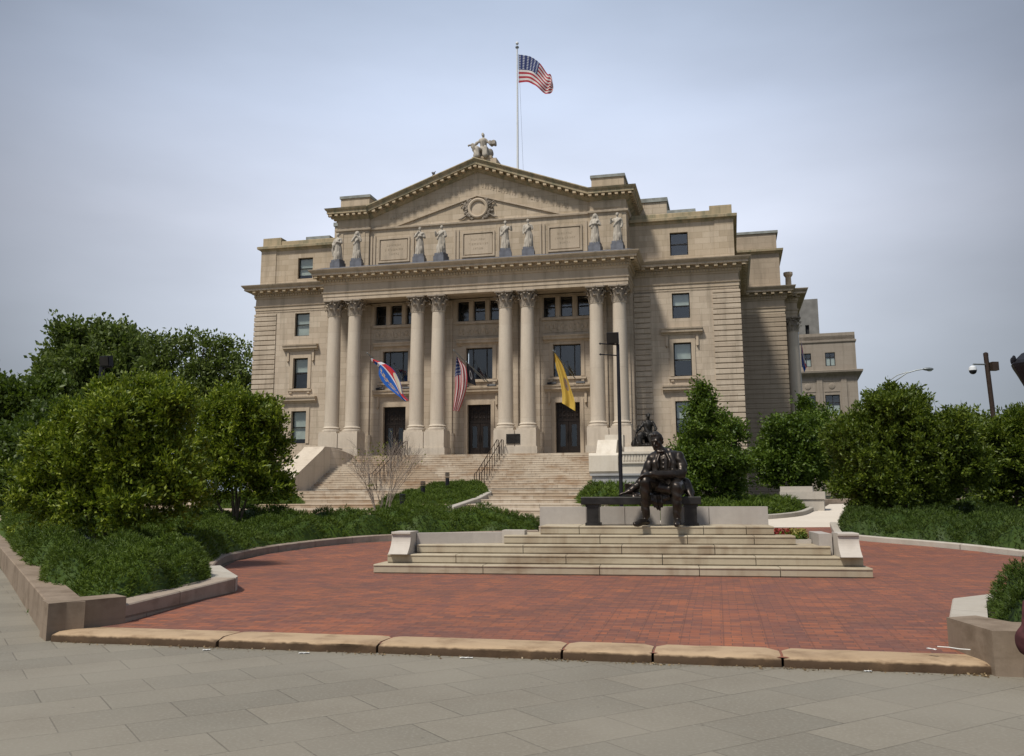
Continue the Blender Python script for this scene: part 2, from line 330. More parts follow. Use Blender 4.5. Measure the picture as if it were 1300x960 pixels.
def slabmat():
    m, n, l, b = newmat('bluestone_paving'); b.inputs['Roughness'].default_value = .75; b.inputs['Specular IOR Level'].default_value = .3
    t = n.new('ShaderNodeTexCoord'); mp = n.new('ShaderNodeMapping'); mp.inputs['Rotation'].default_value = (0, 0, R(-32.5)); mp.inputs['Location'].default_value = (-.07, -.04, 0); l.new(t.outputs['Object'], mp.inputs[0])
    x = n.new('ShaderNodeTexBrick'); x.inputs['Scale'].default_value = 1; x.inputs['Brick Width'].default_value = .8; x.inputs['Row Height'].default_value = .52; x.inputs['Mortar Size'].default_value = .007; x.inputs['Mortar Smooth'].default_value = .6; x.inputs['Bias'].default_value = -.1
    x.inputs['Color1'].default_value = (.16, .147, .118, 1); x.inputs['Color2'].default_value = (.205, .185, .146, 1); x.inputs['Mortar'].default_value = (.10, .09, .07, 1)
    l.new(mp.outputs[0], x.inputs[0])
    z = n.new('ShaderNodeTexNoise'); z.inputs['Scale'].default_value = 1.3; z.inputs['Detail'].default_value = 9; z.inputs['Roughness'].default_value = .7; l.new(t.outputs['Object'], z.inputs[0])
    z2 = n.new('ShaderNodeTexNoise'); z2.inputs['Scale'].default_value = 40; z2.inputs['Detail'].default_value = 4; l.new(t.outputs['Object'], z2.inputs[0])
    c = mixc(n, l, stepr(n, l, z.outputs[0], .4, .7, 0, .6), x.outputs[0], (.155, .135, .105)); c = mixc(n, l, stepr(n, l, z2.outputs[0], .5, .75, 0, .3), c, (.33, .31, .27))
    vo = n.new('ShaderNodeTexVoronoi'); vo.inputs['Scale'].default_value = 3.1; l.new(t.outputs['Object'], vo.inputs[0]); c = mixc(n, l, stepr(n, l, vo.outputs[0], .03, .055, .6, 0), c, (.06, .055, .045))
    z6 = n.new('ShaderNodeTexNoise'); z6.inputs['Scale'].default_value = .45; z6.inputs['Detail'].default_value = 5; l.new(t.outputs['Object'], z6.inputs[0]); c = mixc(n, l, stepr(n, l, z6.outputs[0], .45, .62, 0, .45), c, (.23, .21, .17))
    l.new(c, b.inputs['Base Color']); bp = n.new('ShaderNodeBump'); bp.inputs['Strength'].default_value = .5; bp.inputs['Distance'].default_value = .006
    l.new(mth('SUBTRACT', mth('MULTIPLY', z2.outputs[0], .3, nodes=n, links=l), x.outputs['Fac'], nodes=n, links=l), bp.inputs['Height']); l.new(bp.outputs[0], b.inputs['Normal']); return m
SLAB = slabmat()
PATH = stone('concrete_path', (.60, .54, .46), (.52, .46, .39), stain_amt=.2, row=9, bw=9, streak=False)
ASPH = simple('asphalt', (.09, .09, .09), .9, 0, .2, 4)
GRASS = simple('lawn_ground', (.05, .055, .022), 1, 0, .4, 2, .5)
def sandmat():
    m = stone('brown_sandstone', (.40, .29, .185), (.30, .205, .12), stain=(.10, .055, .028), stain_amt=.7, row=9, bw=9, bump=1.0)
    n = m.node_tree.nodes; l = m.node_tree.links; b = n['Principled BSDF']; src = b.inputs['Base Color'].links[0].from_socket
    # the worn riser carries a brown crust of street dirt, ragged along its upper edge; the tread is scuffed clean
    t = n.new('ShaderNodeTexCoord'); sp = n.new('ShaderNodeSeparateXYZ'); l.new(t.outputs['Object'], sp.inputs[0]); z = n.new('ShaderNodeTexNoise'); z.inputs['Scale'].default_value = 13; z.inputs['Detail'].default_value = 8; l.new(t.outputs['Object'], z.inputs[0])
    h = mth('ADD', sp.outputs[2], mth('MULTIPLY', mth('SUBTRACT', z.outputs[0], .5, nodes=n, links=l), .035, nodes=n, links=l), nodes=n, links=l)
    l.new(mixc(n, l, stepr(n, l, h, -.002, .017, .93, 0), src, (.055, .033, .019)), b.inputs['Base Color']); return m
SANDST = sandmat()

patch(SANDST, (.14, .085, .045), .52, .68, .6, (1.5, 1.5, 1.5)); patch(WALLST, (.10, .07, .045), .50, .68, .7, (1, 1, 1.5)); patch(KERB, (.13, .09, .06), .5, .68, .6, (1, 1, 2)); patch(MONST, (.17, .11, .065), .53, .68, .55, (.5, .5, 2)); patch(LIME, (.24, .19, .145), .56, .74, .45, (.6, .6, .12)); patch(ATTIC, (.22, .17, .12), .54, .72, .5, (.6, .6, .12)); patch(TRIM, (.2, .165, .13), .54, .74, .5, (.7, .7, .3)); patch(COLST, (.30, .25, .205), .52, .72, .4, (1.2, 1.2, .15)); patch(BRZ, (.035, .06, .045), .6, .75, .35, (3, 3, 3))
# ------------------------------------------------------------------ ground
def sheet(name, pts, dz, mat, kind='structure'):
    bm = bmesh.new(); vs = [bm.verts.new((p[0], p[1], 0)) for p in pts]; bm.faces.new(vs)
    for Y in (20, 50):
        bmesh.ops.bisect_plane(bm, geom=bm.verts[:]+bm.edges[:]+bm.faces[:], plane_co=(0, Y, 0), plane_no=(0, 1, 0))
    bmesh.ops.triangulate(bm, faces=bm.faces[:])
    for v in bm.verts: v.co.z = terr(v.co.y)+dz
    bmesh.ops.recalc_face_normals(bm, faces=bm.faces)
    if sum(f.normal.z for f in bm.faces) < 0: bmesh.ops.reverse_faces(bm, faces=bm.faces[:])
    me = bpy.data.meshes.new(name); bm.to_mesh(me); bm.free(); o = link(name, me, None, mat); o['kind'] = kind; return o
sheet('ground', [(-1500, 8.0), (-1500, -300), (1500, -300), (1500, 2500), (-1500, 2500)], -.16, GRASS)
o = sheet('sidewalk', [(-60, 120), (-60, -12), (60, -12), (60, -3.9), (4.07, 8.06), (-4.85, 10.04), (-19.5, 34), (-60, 60)], -.15, SLAB)
for v in o.data.vertices: v.co.z = -.15
KL = [(-4.41, 10.47), (-3.98, 13.3), (-4.9, 15.6), (-5.54, 17.98), (-5.81, 19.69), (-5.5, 21.2), (-4.7, 22.7), (-3.92, 23.7), (-2.99, 24.3), (-1.2, 24.9), (.61, 25.4)]
KR = [(9.74, 28.6), (8.55, 24.6), (9.0, 23.6), (9.93, 22.28), (10.5, 21.18), (10.93, 19.8), (11.1, 17.5), (10.6, 15), (8.9, 13.0)]
PR = [(6.4, 11.8), (5.0, 10.7), (3.98, 8.05)]
pz = sheet('brick_plaza', [(-4.60, 10.0), (-4.5, 10.5)]+KL[1:]+[(2, 27.85), (6.81, 27.85)]+[(9.7, 28.3)]+KR[1:]+[(8, 12.9)]+PR+[(3.98, 8.0)], 0.0, BRICK)
bm = bmesh.new(); bm.from_mesh(pz.data); q0 = Vector((-4.85, 9.92, 0)); q1 = Vector((4.02, 7.97, 0)); qn = Vector((-(q1-q0).y, (q1-q0).x, 0)).normalized()
bmesh.ops.bisect_plane(bm, geom=bm.verts[:]+bm.edges[:]+bm.faces[:], plane_co=q0+qn*2.6, plane_no=qn); bmesh.ops.triangulate(bm, faces=bm.faces[:])
for v in bm.verts:
    d_ = (v.co-q0).dot(qn)
    if d_ < 2.6: v.co.z -= .07*(1-max(0, d_-.45)/2.15)
bm.to_mesh(pz.data); bm.free()
sheet('concrete_path', [(.4, 27.9), (9.9, 28.2), (11.0, 30), (13.3, 36.5), (22, 42), (40, 42), (40, 50), (14, 41), (11.9, 36.2), (9, 32), (2, 31.5)], .004, PATH)
sheet('street', [(13, 42), (300, 36), (300, 52), (20, 48)], .012, ASPH)
PHs, PHc = math.sin(PH), math.cos(PH)
OX, OY = -2.783, 62.151
def B2W(s, y, z=0): return Vector((OX+s*PHc+y*PHs, OY-s*PHs+y*PHc, z))     # courthouse coordinates to the world
def W2B(x, y): dx, dy = x-OX, y-OY; return dx*PHc-dy*PHs, dx*PHs+dy*PHc

# ------------------------------------------------------------------ sandstone kerb at the sidewalk: six stones
A0 = Vector((-4.85, 9.92, 0)); A1 = Vector((4.02, 7.97, 0)); dirc = (A1-A0).normalized(); nb = Vector((-dirc.y, dirc.x, 0)); LC = (A1-A0).length
cuts = [0, 1.93, 3.62, 5.42, 6.25, 7.38, LC]
lbl = ['leftmost brown sandstone kerb stone beside the corner planter wall', 'second sandstone kerb stone from the left, worn at its right end', 'long sandstone kerb stone third from the left, below the left end of the monument steps',
       'short sandstone kerb stone, fourth from the left', 'sandstone kerb stone fifth from the left, straight edged', 'rightmost long sandstone kerb stone ending at the right planter block']
for i in range(6):
    a, b = cuts[i]+.012, cuts[i+1]-.012; nx = max(8, int((b-a)/.05)); bm = bmesh.new(); W_ = .36
    prof = [(.01, -.16), (.0, -.06), (.0, .008), (.004, .02), (.018, .029), (.14, .033), (.25, .033), (.5, .028), (.5, -.02)]
    rows = []
    for k in range(nx+1):
        t = a+(b-a)*k/nx; e = min(k, nx-k)/2; e = min(1, e); r = []
        for j, (d, z) in enumerate(prof):
            nn = mnoise.noise(Vector((t*3.1+i*7, j*.9, i))) ; n2 = mnoise.noise(Vector((t*11, j*2.1, i*3)))
            wv = (.009*nn+.006*n2+(-.018 if mnoise.noise(Vector((t*6.5, i*5.0, 3.3)))>.42 else 0)) if j in (1, 2, 3, 4) else .004*nn
            zz = z-(1-e)*(.022 if j in (2, 3, 4) else .006)+(wv*.6 if z > -.1 else 0); dd = d+(wv if j < 5 else 0)+(1-e)*.02*(j < 5)
            p = A0+dirc*t+nb*dd; r.append(bm.verts.new((p.x, p.y, zz)))
        rows.append(r)
    for k in range(nx):
        for j in range(len(prof)-1): bm.faces.new((rows[k][j], rows[k+1][j], rows[k+1][j+1], rows[k][j+1]))
    bm.faces.new(rows[0]); bm.faces.new(rows[-1][::-1]); bmesh.ops.recalc_face_normals(bm, faces=bm.faces)
    me = bpy.data.meshes.new('kerb_stone'); bm.to_mesh(me); bm.free(); me.shade_smooth(); me.set_sharp_from_angle(angle=R(50))
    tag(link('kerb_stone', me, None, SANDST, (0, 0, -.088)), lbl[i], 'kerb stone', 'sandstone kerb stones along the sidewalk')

# planter walls and kerbs
def kerbline(name, path, w, h, mat, label, cat, side=1, base=0.0, cham=.02):
    P = [(p[0], p[1], terr(p[1])+base) for p in path]
    # densify with Catmull-Rom so that the kerb runs in a curve
    prof = [(0, -.2), (0, h-cham), (cham, h), (w-cham, h), (w, h-cham), (w, -.2)]
    if side < 0: prof = [(-o_, z) for o_, z in prof][::-1]
    return tag(MB().sweep(P, prof).build(name, mat), label, cat)
def smooth_path(P, k=5):
    o_ = []
    for i in range(len(P)-1):
        p0 = Vector(P[max(i-1, 0)]); p1 = Vector(P[i]); p2 = Vector(P[i+1]); p3 = Vector(P[min(i+2, len(P)-1)])
        for j in range(k):
            t = j/k; q = .5*((2*p1)+(-p0+p2)*t+(2*p0-5*p1+4*p2-p3)*t*t+(-p0+3*p1-3*p2+p3)*t**3); o_.append((q.x, q.y))
    return o_+[tuple(P[-1])]
e1 = KL[0]; e2 = KL[1]
t = MB(); t.sweep([(-4.38, 10.62, -.065), (-3.92, 13.3, 0)][::-1], [(0, -.2), (0, .19), (.015, .205), (.32, .205), (.32, -.2)])
tag(t.build('planter_kerb', KERB), 'low straight granite kerb between the left corner wall and the curved bed', 'kerb')
kerbline('planter_kerb', smooth_path([(-4.25, 13.42), (-5.0, 15.6), (-5.62, 17.98), (-5.85, 19.69), (-5.55, 21.2), (-4.75, 22.7), (-3.95, 23.7), (-2.99, 24.35), (-1.2, 25.0), (.7, 25.5)]), .22, .16, KERB, 'curved granite kerb round the left juniper bed behind the brick plaza', 'kerb', side=-1)
tag(MB().prism([(-3.93, 13.3), (-3.98, 13.6), (-4.9, 15.7), (-5.2, 15.4), (-4.25, 13.28)], -.1, .2).build('kerb_corner', KERBL), 'pale pointed kerb corner where the left bed turns', 'kerb')
kerbline('planter_kerb', smooth_path([(9.74, 28.6), (8.75, 25.4), (8.62, 24.5), (9.1, 23.5), (9.93, 22.28), (10.5, 21.18), (10.93, 19.8), (11.1, 17.5), (10.6, 15), (9.2, 13.2)]), .2, .13, KERBL, 'curved pale kerb in front of the right juniper bed', 'kerb', side=-1)
# left corner block and the wall along the sidewalk
t1 = MB(); t1.prism([(-4.90, 9.96), (-4.36, 10.64), (-4.62, 10.92), (-5.14, 10.3)], -.2, .232)
tag(t1.build('planter_wall', WALLST), 'brown corner block of the left planter beside the first kerb stone', 'wall')
pth = [(-4.93, 10.02), (-11.7, 21.3), (-19, 33.5)]
tag(MB().sweep([(x, y, 0) for x, y in pth], [(0, -.2), (0, .215), (.012, .227), (.36, .227), (.36, -.2)]).build('planter_wall', WALLST), 'long brown planter wall along the left sidewalk', 'wall')
# right planter
tag(MB().sweep([(4.06, 8.85, -.03), (4.96, 10.65), (5.9, 11.3), (7.5, 11.9), (9.2, 12.3)], [(0, -.2), (0, .165), (.015, .18), (.34, .18), (.34, -.2)]).build('planter_kerb', KERBL), 'pale granite kerb with a sharp corner round the small right planter', 'kerb')
tag(MB().prism([(4.0, 7.93), (9.2, 6.78), (9.3, 7.25), (4.45, 8.45), (4.35, 8.9), (4.02, 8.78)], -.2, .215).build('planter_wall', WALLST), 'brown planter wall block at the right end of the kerb stones', 'wall')

# ------------------------------------------------------------------ the monument terrace
MA = R(9.1); MO = Vector((-2.44, 16.43, 0)); RS = .155
def M2W(x, y, z=0): return Vector((MO.x+x*math.cos(MA)+y*math.sin(MA), MO.y-x*math.sin(MA)+y*math.cos(MA), z))
mon = empty('monument_terrace', MO, -MA, 'stepped granite terrace under the seated bronze figure, five courses high', 'terrace')
tiers = [(0, 8.34, 0, [1.95, 3.95, 5.6, 6.9]), (.15, 8.27, .33, [1.4, 3.35, 5.0, 6.55]), (.6, 7.82, .66, [2.55, 4.3, 5.9]), (2.15, 7.3, .99, [2.0, 3.9, 5.45, 6.6]), (2.78, 6.98, 1.32, [3.5, 5.75, 6.5])]
for k, (x0, x1, y0, jn) in enumerate(tiers):
    xs = [x0]+[j for j in jn if x0 < j < x1]+[x1]; m = MB(); z0 = k*RS; z1 = (k+1)*RS
    for a, b in zip(xs[:-1], xs[1:]):
        g = .006; a2 = a+(g if a > x0 else 0); b2 = b-(g if b < x1 else 0); dz = random.uniform(-.002, .002)
        # tread slab with a small nosing
        prof = [(y0+.035, z0-.05 if k == 0 else z0-.002), (y0+.035, z0+.016), (y0+.012, z0+.02), (y0+.012, z1-.03), (y0, z1-.026), (y0, z1-.012), (y0+.01, z1+dz), (y0+1.6, z1+dz), (y0+1.6, z0-.05)]
        m.extr(prof, a2, b2)
    m.build('step_course', MONST, mon)
MB().box(2.8, 6.96, 1.5, 3.0, .0, 5*RS-.004).build('terrace_core', GRAN, mon)
MB().box(.8, 7.7, 1.4, 2.1, .0, 3*RS-.006).build('terrace_core', GRAN, mon)
def flare_pier(x0, x1, label):
    m = MB(); z0 = 2*RS+.002; h = .385; prof = []
    for i in range(9): t = i/8; prof.append((.42-.22*(1-t)**2.4, z0+.01+h*.84*t))
    prof = [(.20, z0)]+prof+[(.40, z0+h*.88), (.385, z0+h*.9), (.385, z0+h*.98), (.395, z0+h), (.95, z0+h), (.95, z0)]
    m.extr(prof, x0, x1); return tag(m.build('end_pier', GRANW, mon), label)
flare_pier(.2, .55, 'flared pale granite pier at the left end of the terrace'); flare_pier(7.9, 8.24, 'flared pale granite pier at the right end of the terrace')
wp = [(.56, .80), (1.1, .98), (1.55, 1.12), (1.95, 1.2), (2.32, 1.24)]
m = MB().sweep(wp, [(0, RS*2), (0, .80-.14), (-.18, .80-.14), (-.18, RS*2)][::-1])
m.build('side_wall', GRAN, mon)
MB().box(2.08, 2.5, 1.2, 1.55, RS*2, .70).build('side_wall_pier', GRANW, mon)
MB().box(7.66, 7.88, .82, 1.9, RS*2, .67).build('side_wall', GRAN, mon)
m = MB()
for a, b in ((2.64, 3.55), (3.56, 4.3), (4.31, 4.98), (4.99, 5.9), (5.91, 7.0)): m.box(a, b, 2.32, 2.62, 5*RS-.3, 1.11)
m.build('back_wall', GRAN, mon)
fb = empty('flower_trough', M2W(7.1, 1.75, 3*RS), -MA, 'low granite trough with red and yellow flowers behind the terrace steps', 'flower trough')
MB().box(-.06, .54, -.25, .25, -.02, .075).build('trough', GRANW, fb)
def leafcloud(pts, L_, Wd, outv=None, up=.4, fold=.25, rs=None):
    """leaf rhombi at pts; returns verts (4n,3), faces (2n tris)"""
    rs = rs or rng; n = len(pts); d = rs.normal(size=(n, 3)); d /= np.linalg.norm(d, axis=1)[:, None]
    if outv is not None: d = d+outv*.9
    d[:, 2] += up; d /= np.linalg.norm(d, axis=1)[:, None]
    a = rs.normal(size=(n, 3)); w = np.cross(d, a); w /= np.linalg.norm(w, axis=1)[:, None]; nn = np.cross(d, w)
    l = (L_*rs.uniform(.65, 1.25, n))[:, None]; ww = (Wd*rs.uniform(.7, 1.2, n))[:, None]
    v = np.empty((n, 4, 3)); v[:, 0] = pts; v[:, 1] = pts+d*l*.5+w*ww*.5+nn*ww*fold; v[:, 2] = pts+d*l; v[:, 3] = pts+d*l*.5-w*ww*.5+nn*ww*fold
    i = np.arange(n)*4; f = np.stack([i, i+1, i+2, i, i+2, i+3], 1).reshape(-1, 3); return v.reshape(-1, 3), f
def meshnp(name, v, f, mat, parent=None, loc=None):
    me = bpy.data.meshes.new(name); nv, nf = len(v), len(f); k = f.shape[1]
    me.vertices.add(nv); me.vertices.foreach_set('co', np.asarray(v, dtype=np.float32).ravel()); me.loops.add(nf*k); me.loops.foreach_set('vertex_index', f.astype(np.int32).ravel())
    me.polygons.add(nf); me.polygons.foreach_set('loop_start', np.arange(nf, dtype=np.int32)*k); me.update(calc_edges=True); me.materials.append(mat)
    return link(name, me, parent, None, loc)
for x, mt, nm, lb in ((.08, LF_RED, 'flowers', 'red flowers'), (.34, LF_YF, 'flowers', 'yellow flowers')):
    p = rng.uniform((-.14, -.15, .08), (.14, .15, .24), (300, 3))+np.array([x, 0, 0]); v, f = leafcloud(p, .05, .04); tag(meshnp(nm, v, f, mt, fb), lb)
p = rng.uniform((-.04, -.2, .05), (.5, .2, .17), (500, 3)); v, f = leafcloud(p, .08, .03); meshnp('foliage', v, f, LF_JUN, fb)

# ------------------------------------------------------------------ blended figures (bronze and marble)
def capsule(m, p0, p1, r0, r1, n=14):
    p0, p1 = Vector(p0), Vector(p1); d = p1-p0
    if d.length < 1e-5: m.sphere(p0, r0); return
    m.tube([p0, p1], [r0, r1], n); m.sphere(p0, r0, n, 10); m.sphere(p1, r1, n, 10)
def blob(name, prims, mat, parent=None, voxel=.02, smooth=6, fold=None, loc=None, rz=None, scale=1.0):
    m = MB()
    for q in prims:
        if q[0] == 'c': capsule(m, *q[1:])
        elif q[0] == 'e':
            _, c, r, *rot = q; k = MB(); k.sphere((0, 0, 0), r, 16, 12)
            if rot: Rm = Matrix.Rotation(R(rot[0]), 3, rot[1]); k.v = [tuple(Rm @ Vector(v)) for v in k.v]
            k.v = [(v[0]+c[0], v[1]+c[1], v[2]+c[2]) for v in k.v]; m.add(k.v, k.f)
        elif q[0] == 'p':    # chain of (point, radius)
            for (a, ra), (b, rb) in zip(q[1][:-1], q[1][1:]): capsule(m, a, b, ra, rb)
        elif q[0] == 'b': m.box(*q[1:])
    me = bpy.data.meshes.new('tmp'); me.from_pydata(m.v, [], m.f); bm = bmesh.new(); bm.from_mesh(me); bmesh.ops.recalc_face_normals(bm, faces=bm.faces); bm.to_mesh(me); bm.free()
    t = bpy.data.objects.new('tmp', me); col.objects.link(t)
    r = t.modifiers.new('r', 'REMESH'); r.mode = 'VOXEL'; r.voxel_size = voxel
    if smooth: s_ = t.modifiers.new('s', 'SMOOTH'); s_.iterations = smooth; s_.factor = .5
    dg = bpy.context.evaluated_depsgraph_get(); ev = t.evaluated_get(dg); me2 = bpy.data.meshes.new_from_object(ev); bpy.data.objects.remove(t)
    if fold:
        cs = [v.co.copy() for v in me2.vertices]; ns = [v.normal.copy() for v in me2.vertices]
        me2.vertices.foreach_set('co', np.array([tuple(c+n_*fold(c)) for c, n_ in zip(cs, ns)], dtype=np.float32).ravel())
    if scale != 1.0:
        me2.transform(Matrix.Scale(scale, 4))
    me2.name = name; me2.materials.clear(); me2.materials.append(mat); me2.shade_smooth()
    return link(name, me2, parent, None, loc, rz)
def hand(wrist, d, n_, r, curl=.3, thumb=1):
    """palm, four fingers and a thumb; d = pointing direction, n_ = back-of-hand normal"""
    d = Vector(d).normalized(); n_ = Vector(n_).normalized(); s_ = d.cross(n_).normalized(); w = Vector(wrist); P = []
    k = r/.05
    P.append(('p', [(w, .035*k), (w+d*.04*k, .04*k)]))
    for i, (o_, l) in enumerate(((-.033, .075), (-.011, .088), (.011, .084), (.033, .066))):
        b0 = w+d*.03*k+s_*o_*k*.8; b = w+d*.105*k+s_*o_*k; c = b+(d-n_*curl).normalized()*l*.55*k; e = c+(d-n_*curl*2.4).normalized()*l*.5*k
        P.append(('p', [(b0, .018*k), (b, .0145*k), (c, .0125*k), (e, .010*k)]))
    b = w+d*.03*k+s_*thumb*.035*k; P.append(('p', [(b, .018*k), (b+(d*.7+s_*thumb*.8)*.045*k, .015*k), (b+(d*1.0+s_*thumb*.7-n_*.3)*.08*k, .011*k)]))
    return P
def headprims(c, r, yaw=0, tilt=0, beard=False, hair=1.0, roll=0):
    """head facing -y, about r*2.3 tall, turned by yaw and tilted down"""
    P = []; Rm = Matrix.Rotation(R(yaw), 3, 'Z') @ Matrix.Rotation(R(roll), 3, 'Y') @ Matrix.Rotation(R(tilt), 3, 'X'); c = Vector(c)
    def q(x, y, z): return tuple(c+Rm @ Vector((x*r, y*r, z*r)))
    P.append(('c', q(0, .12, .32), q(0, .0, -.1), r*.80, r*.70)); P.append(('c', q(0, -.12, -.2), q(0, -.34, -.78), r*.58, r*.36))
    P.append(('c', q(0, -.70, .16), q(0, -1.02, -.24), r*.09, r*.15))                       # nose
    P.append(('c', q(-.36, -.70, .27), q(.36, -.70, .27), r*.13, r*.13))                   # brow
    for s_ in (-1, 1):
        P.append(('e', q(.3*s_, -.64, .08), (r*.13, r*.1, r*.1))); P.append(('c', q(.78*s_, .05, .12), q(.76*s_, .02, -.22), r*.13, r*.1)); P.append(('c', q(.5*s_, -.42, -.12), q(.42*s_, -.5, -.4), r*.2, r*.18))
    P.append(('c', q(-.2, -.74, -.5), q(.2, -.74, -.5), r*.08, r*.08)); P.append(('c', q(-.16, -.70, -.62), q(.16, -.70, -.62), r*.07, r*.07))
    if beard:
        for x, y, z, w in ((-.5, -.2, -.55, .24), (.5, -.2, -.55, .24), (-.3, -.45, -.85, .26), (.3, -.45, -.85, .26), (0, -.52, -1.0, .27), (-.62, -.02, -.3, .18), (.62, -.02, -.3, .18)): P.append(('e', q(x, y, z), (r*w, r*w, r*w*1.2)))
    if hair:
        for x, y, z, w in ((0, .25, .75, .62), (-.42, .2, .6, .5), (.42, .2, .6, .5), (-.6, .25, .2, .42), (.6, .25, .2, .42), (0, .55, .2, .6), (0, .6, -.3, .5), (-.3, -.22, .98, .26), (.15, -.3, 1.0, .24), (.45, -.1, .85, .25), (-.66, .0, .55, .22), (.66, .0, .5, .24), (-.45, .55, -.3, .36), (.45, .55, -.3, .36)):
            P.append(('e', q(x*hair, y, z), (r*w, r*w, r*w)))
    return P
# seated figure on the bench
SB = empty('bronze_statue', M2W(5.13, 1.72, 5*RS), -MA-R(8), 'bronze seated man in coat and bow tie, one hand resting on the bench beside him', 'statue')
def bx_(m, *a): m.box(*a); return m
P = []
P += [('e', (.05, .06, .69), (.27, .24, .19)), ('p', [((.05, .06, .74), .22), ((.0, .03, .95), .205), ((-.03, -.01, 1.13), .215)]), ('c', (-.19, -.0, 1.24), (.14, .0, 1.25), .135, .135), ('c', (-.03, -.05, 1.3), (-.11, -.12, 1.42), .10, .085)]
P += [('p', [((-.09, .02, .72), .165), ((-.22, -.32, .79), .135), ((-.32, -.56, .82), .105)]), ('p', [((-.32, -.57, .81), .105), ((-.33, -.55, .62), .098), ((-.34, -.50, .42), .085), ((-.34, -.47, .18), .072)])]
P += [('p', [((.18, .02, .69), .165), ((.22, -.32, .71), .135), ((.24, -.56, .70), .105)]), ('p', [((.24, -.57, .69), .105), ((.24, -.56, .5), .096), ((.235, -.54, .3), .08), ((.23, -.53, .16), .07)])]
P += [('p', [((-.34, -.42, .07), .065), ((-.39, -.56, .075), .065), ((-.46, -.70, .05), .052), ((-.49, -.76, .045), .045)]), ('p', [((.23, -.46, .07), .065), ((.24, -.62, .075), .065), ((.25, -.78, .05), .055), ((.25, -.84, .045), .045)])]
# his right arm reaches down to the bench, left forearm lies over the right knee
P += [('p', [((-.25, .0, 1.24), .115), ((-.34, -.04, 1.06), .105), ((-.40, -.08, .90), .092), ((-.52, -.13, .75), .075), ((-.64, -.17, .655), .062)])]
P += [('p', [((.22, .0, 1.25), .12), ((.29, -.05, 1.08), .108), ((.28, -.14, .94), .098), ((.10, -.34, .93), .085), ((-.12, -.50, .925), .072), ((-.22, -.56, .935), .058)])]
P += hand((-.66, -.18, .635), (-.95, -.12, -.28), (-.2, 0, .98), .066, .12, 1)
P += hand((-.23, -.57, .935), (-.92, -.32, -.12), (0, -.1, 1), .066, .45, 1)
# coat: skirts over the bench, drape between the legs, lapels, collar
P += [('p', [((.33, .05, .78), .10), ((.40, .0, .62), .085), ((.44, -.10, .50), .05), ((.46, -.12, .36), .03)]), ('p', [((.30, .2, .75), .12), ((.42, .2, .6), .07)]),
      ('p', [((-.2, .05, .68), .12), ((-.42, -.04, .60), .07), ((-.58, -.14, .56), .035)]), ('p', [((-.12, -.28, .70), .10), ((.08, -.3, .66), .09)])]
for i_ in range(15):                       # the coat skirt hangs in one sheet in front of the bench edge
    x = -.60+.047*i_; zb = .50-.26*math.exp(-((x+.42)/.10)**2)-.22*math.exp(-((x+.15)/.12)**2); yy = -.275-.012*math.sin(i_*1.9)
    P += [('p', [((x, -.16, .575), .032), ((x, yy, .545), .032), ((x+.012, yy-.02, (zb+.54)/2), .028), ((x+.02, yy-.01, zb), .018)])]
# coat fronts, lapels, waistcoat, bow tie, collar
P += [('p', [((-.15, -.155, 1.30), .05), ((-.19, -.2, 1.14), .06), ((-.17, -.2, .95), .065), ((-.2, -.18, .80), .06)]), ('p', [((.10, -.145, 1.31), .05), ((.15, -.2, 1.14), .06), ((.13, -.2, .94), .065), ((.16, -.16, .80), .06)]),
      ('p', [((-.10, -.20, 1.31), .02), ((-.14, -.262, 1.17), .026), ((-.115, -.262, 1.05), .018)]), ('p', [((.03, -.19, 1.32), .02), ((.10, -.258, 1.18), .026), ((.075, -.262, 1.06), .018)]),
      ('e', (-.02, -.13, 1.08), (.13, .11, .26)), ('e', (-.115, -.205, 1.355), (.045, .02, .028)), ('e', (-.035, -.205, 1.36), (.045, .02, .028)), ('e', (-.075, -.215, 1.357), (.018, .02, .02)),
      ('p', [((-.18, .02, 1.37), .045), ((-.08, .07, 1.41), .045), ((.06, .02, 1.39), .045)])]
for zz in (1.22, 1.14, 1.06, .98): P += [('e', (-.03, -.243, zz), (.013, .012, .013))]
def coatfold(c):
    if c.z > 1.36: return .003*mnoise.noise(c*40)
    arm = 1.0 if (abs(c.x) > .2 or c.z < .62) else .35
    f = .007*mnoise.noise(Vector((c.x*9, c.y*9, c.z*5)))+.006*arm*math.sin(c.z*38+c.x*24+4*mnoise.noise(c*5))
    return f*.9
P += headprims((-.155, -.15, 1.55), .134, -16, 18, True, .95, -6)
blob('figure', P, BRZ, SB, voxel=.0125, smooth=2, fold=coatfold)
bench = empty('bronze_bench', M2W(5.13, 1.72, 5*RS), -MA, 'long dark bronze bench on which the seated man rests', 'bench')
m = MB(); m.extr([(-.24, .385), (-.25, .40), (-.25, .515), (-.24, .528), (.3, .528), (.31, .515), (.31, .4), (.3, .385)], -1.60, .60); m.build('seat', BRZD, bench)
for x in (-1.50, .30):
    m = MB(); m.box(x, x+.22, -.20, .26, 0, .383); m.box(x-.03, x+.25, -.22, .28, 0, .05); m.box(x-.02, x+.24, -.21, .27, .34, .384); m.build('leg', BRZD, bench)
hat = MB(); hat.lathe([(.20, 0), (.205, .012), (.14, .02), (.135, .04), (.14, .2), (.15, .235), (.145, .245)], (0, 0, 0), 28)
tag(hat.build('top_hat', BRZ, None, True, M2W(5.13-.66, 1.92, 5*RS+.53)), 'bronze top hat standing on the bench behind the resting hand', 'hat')

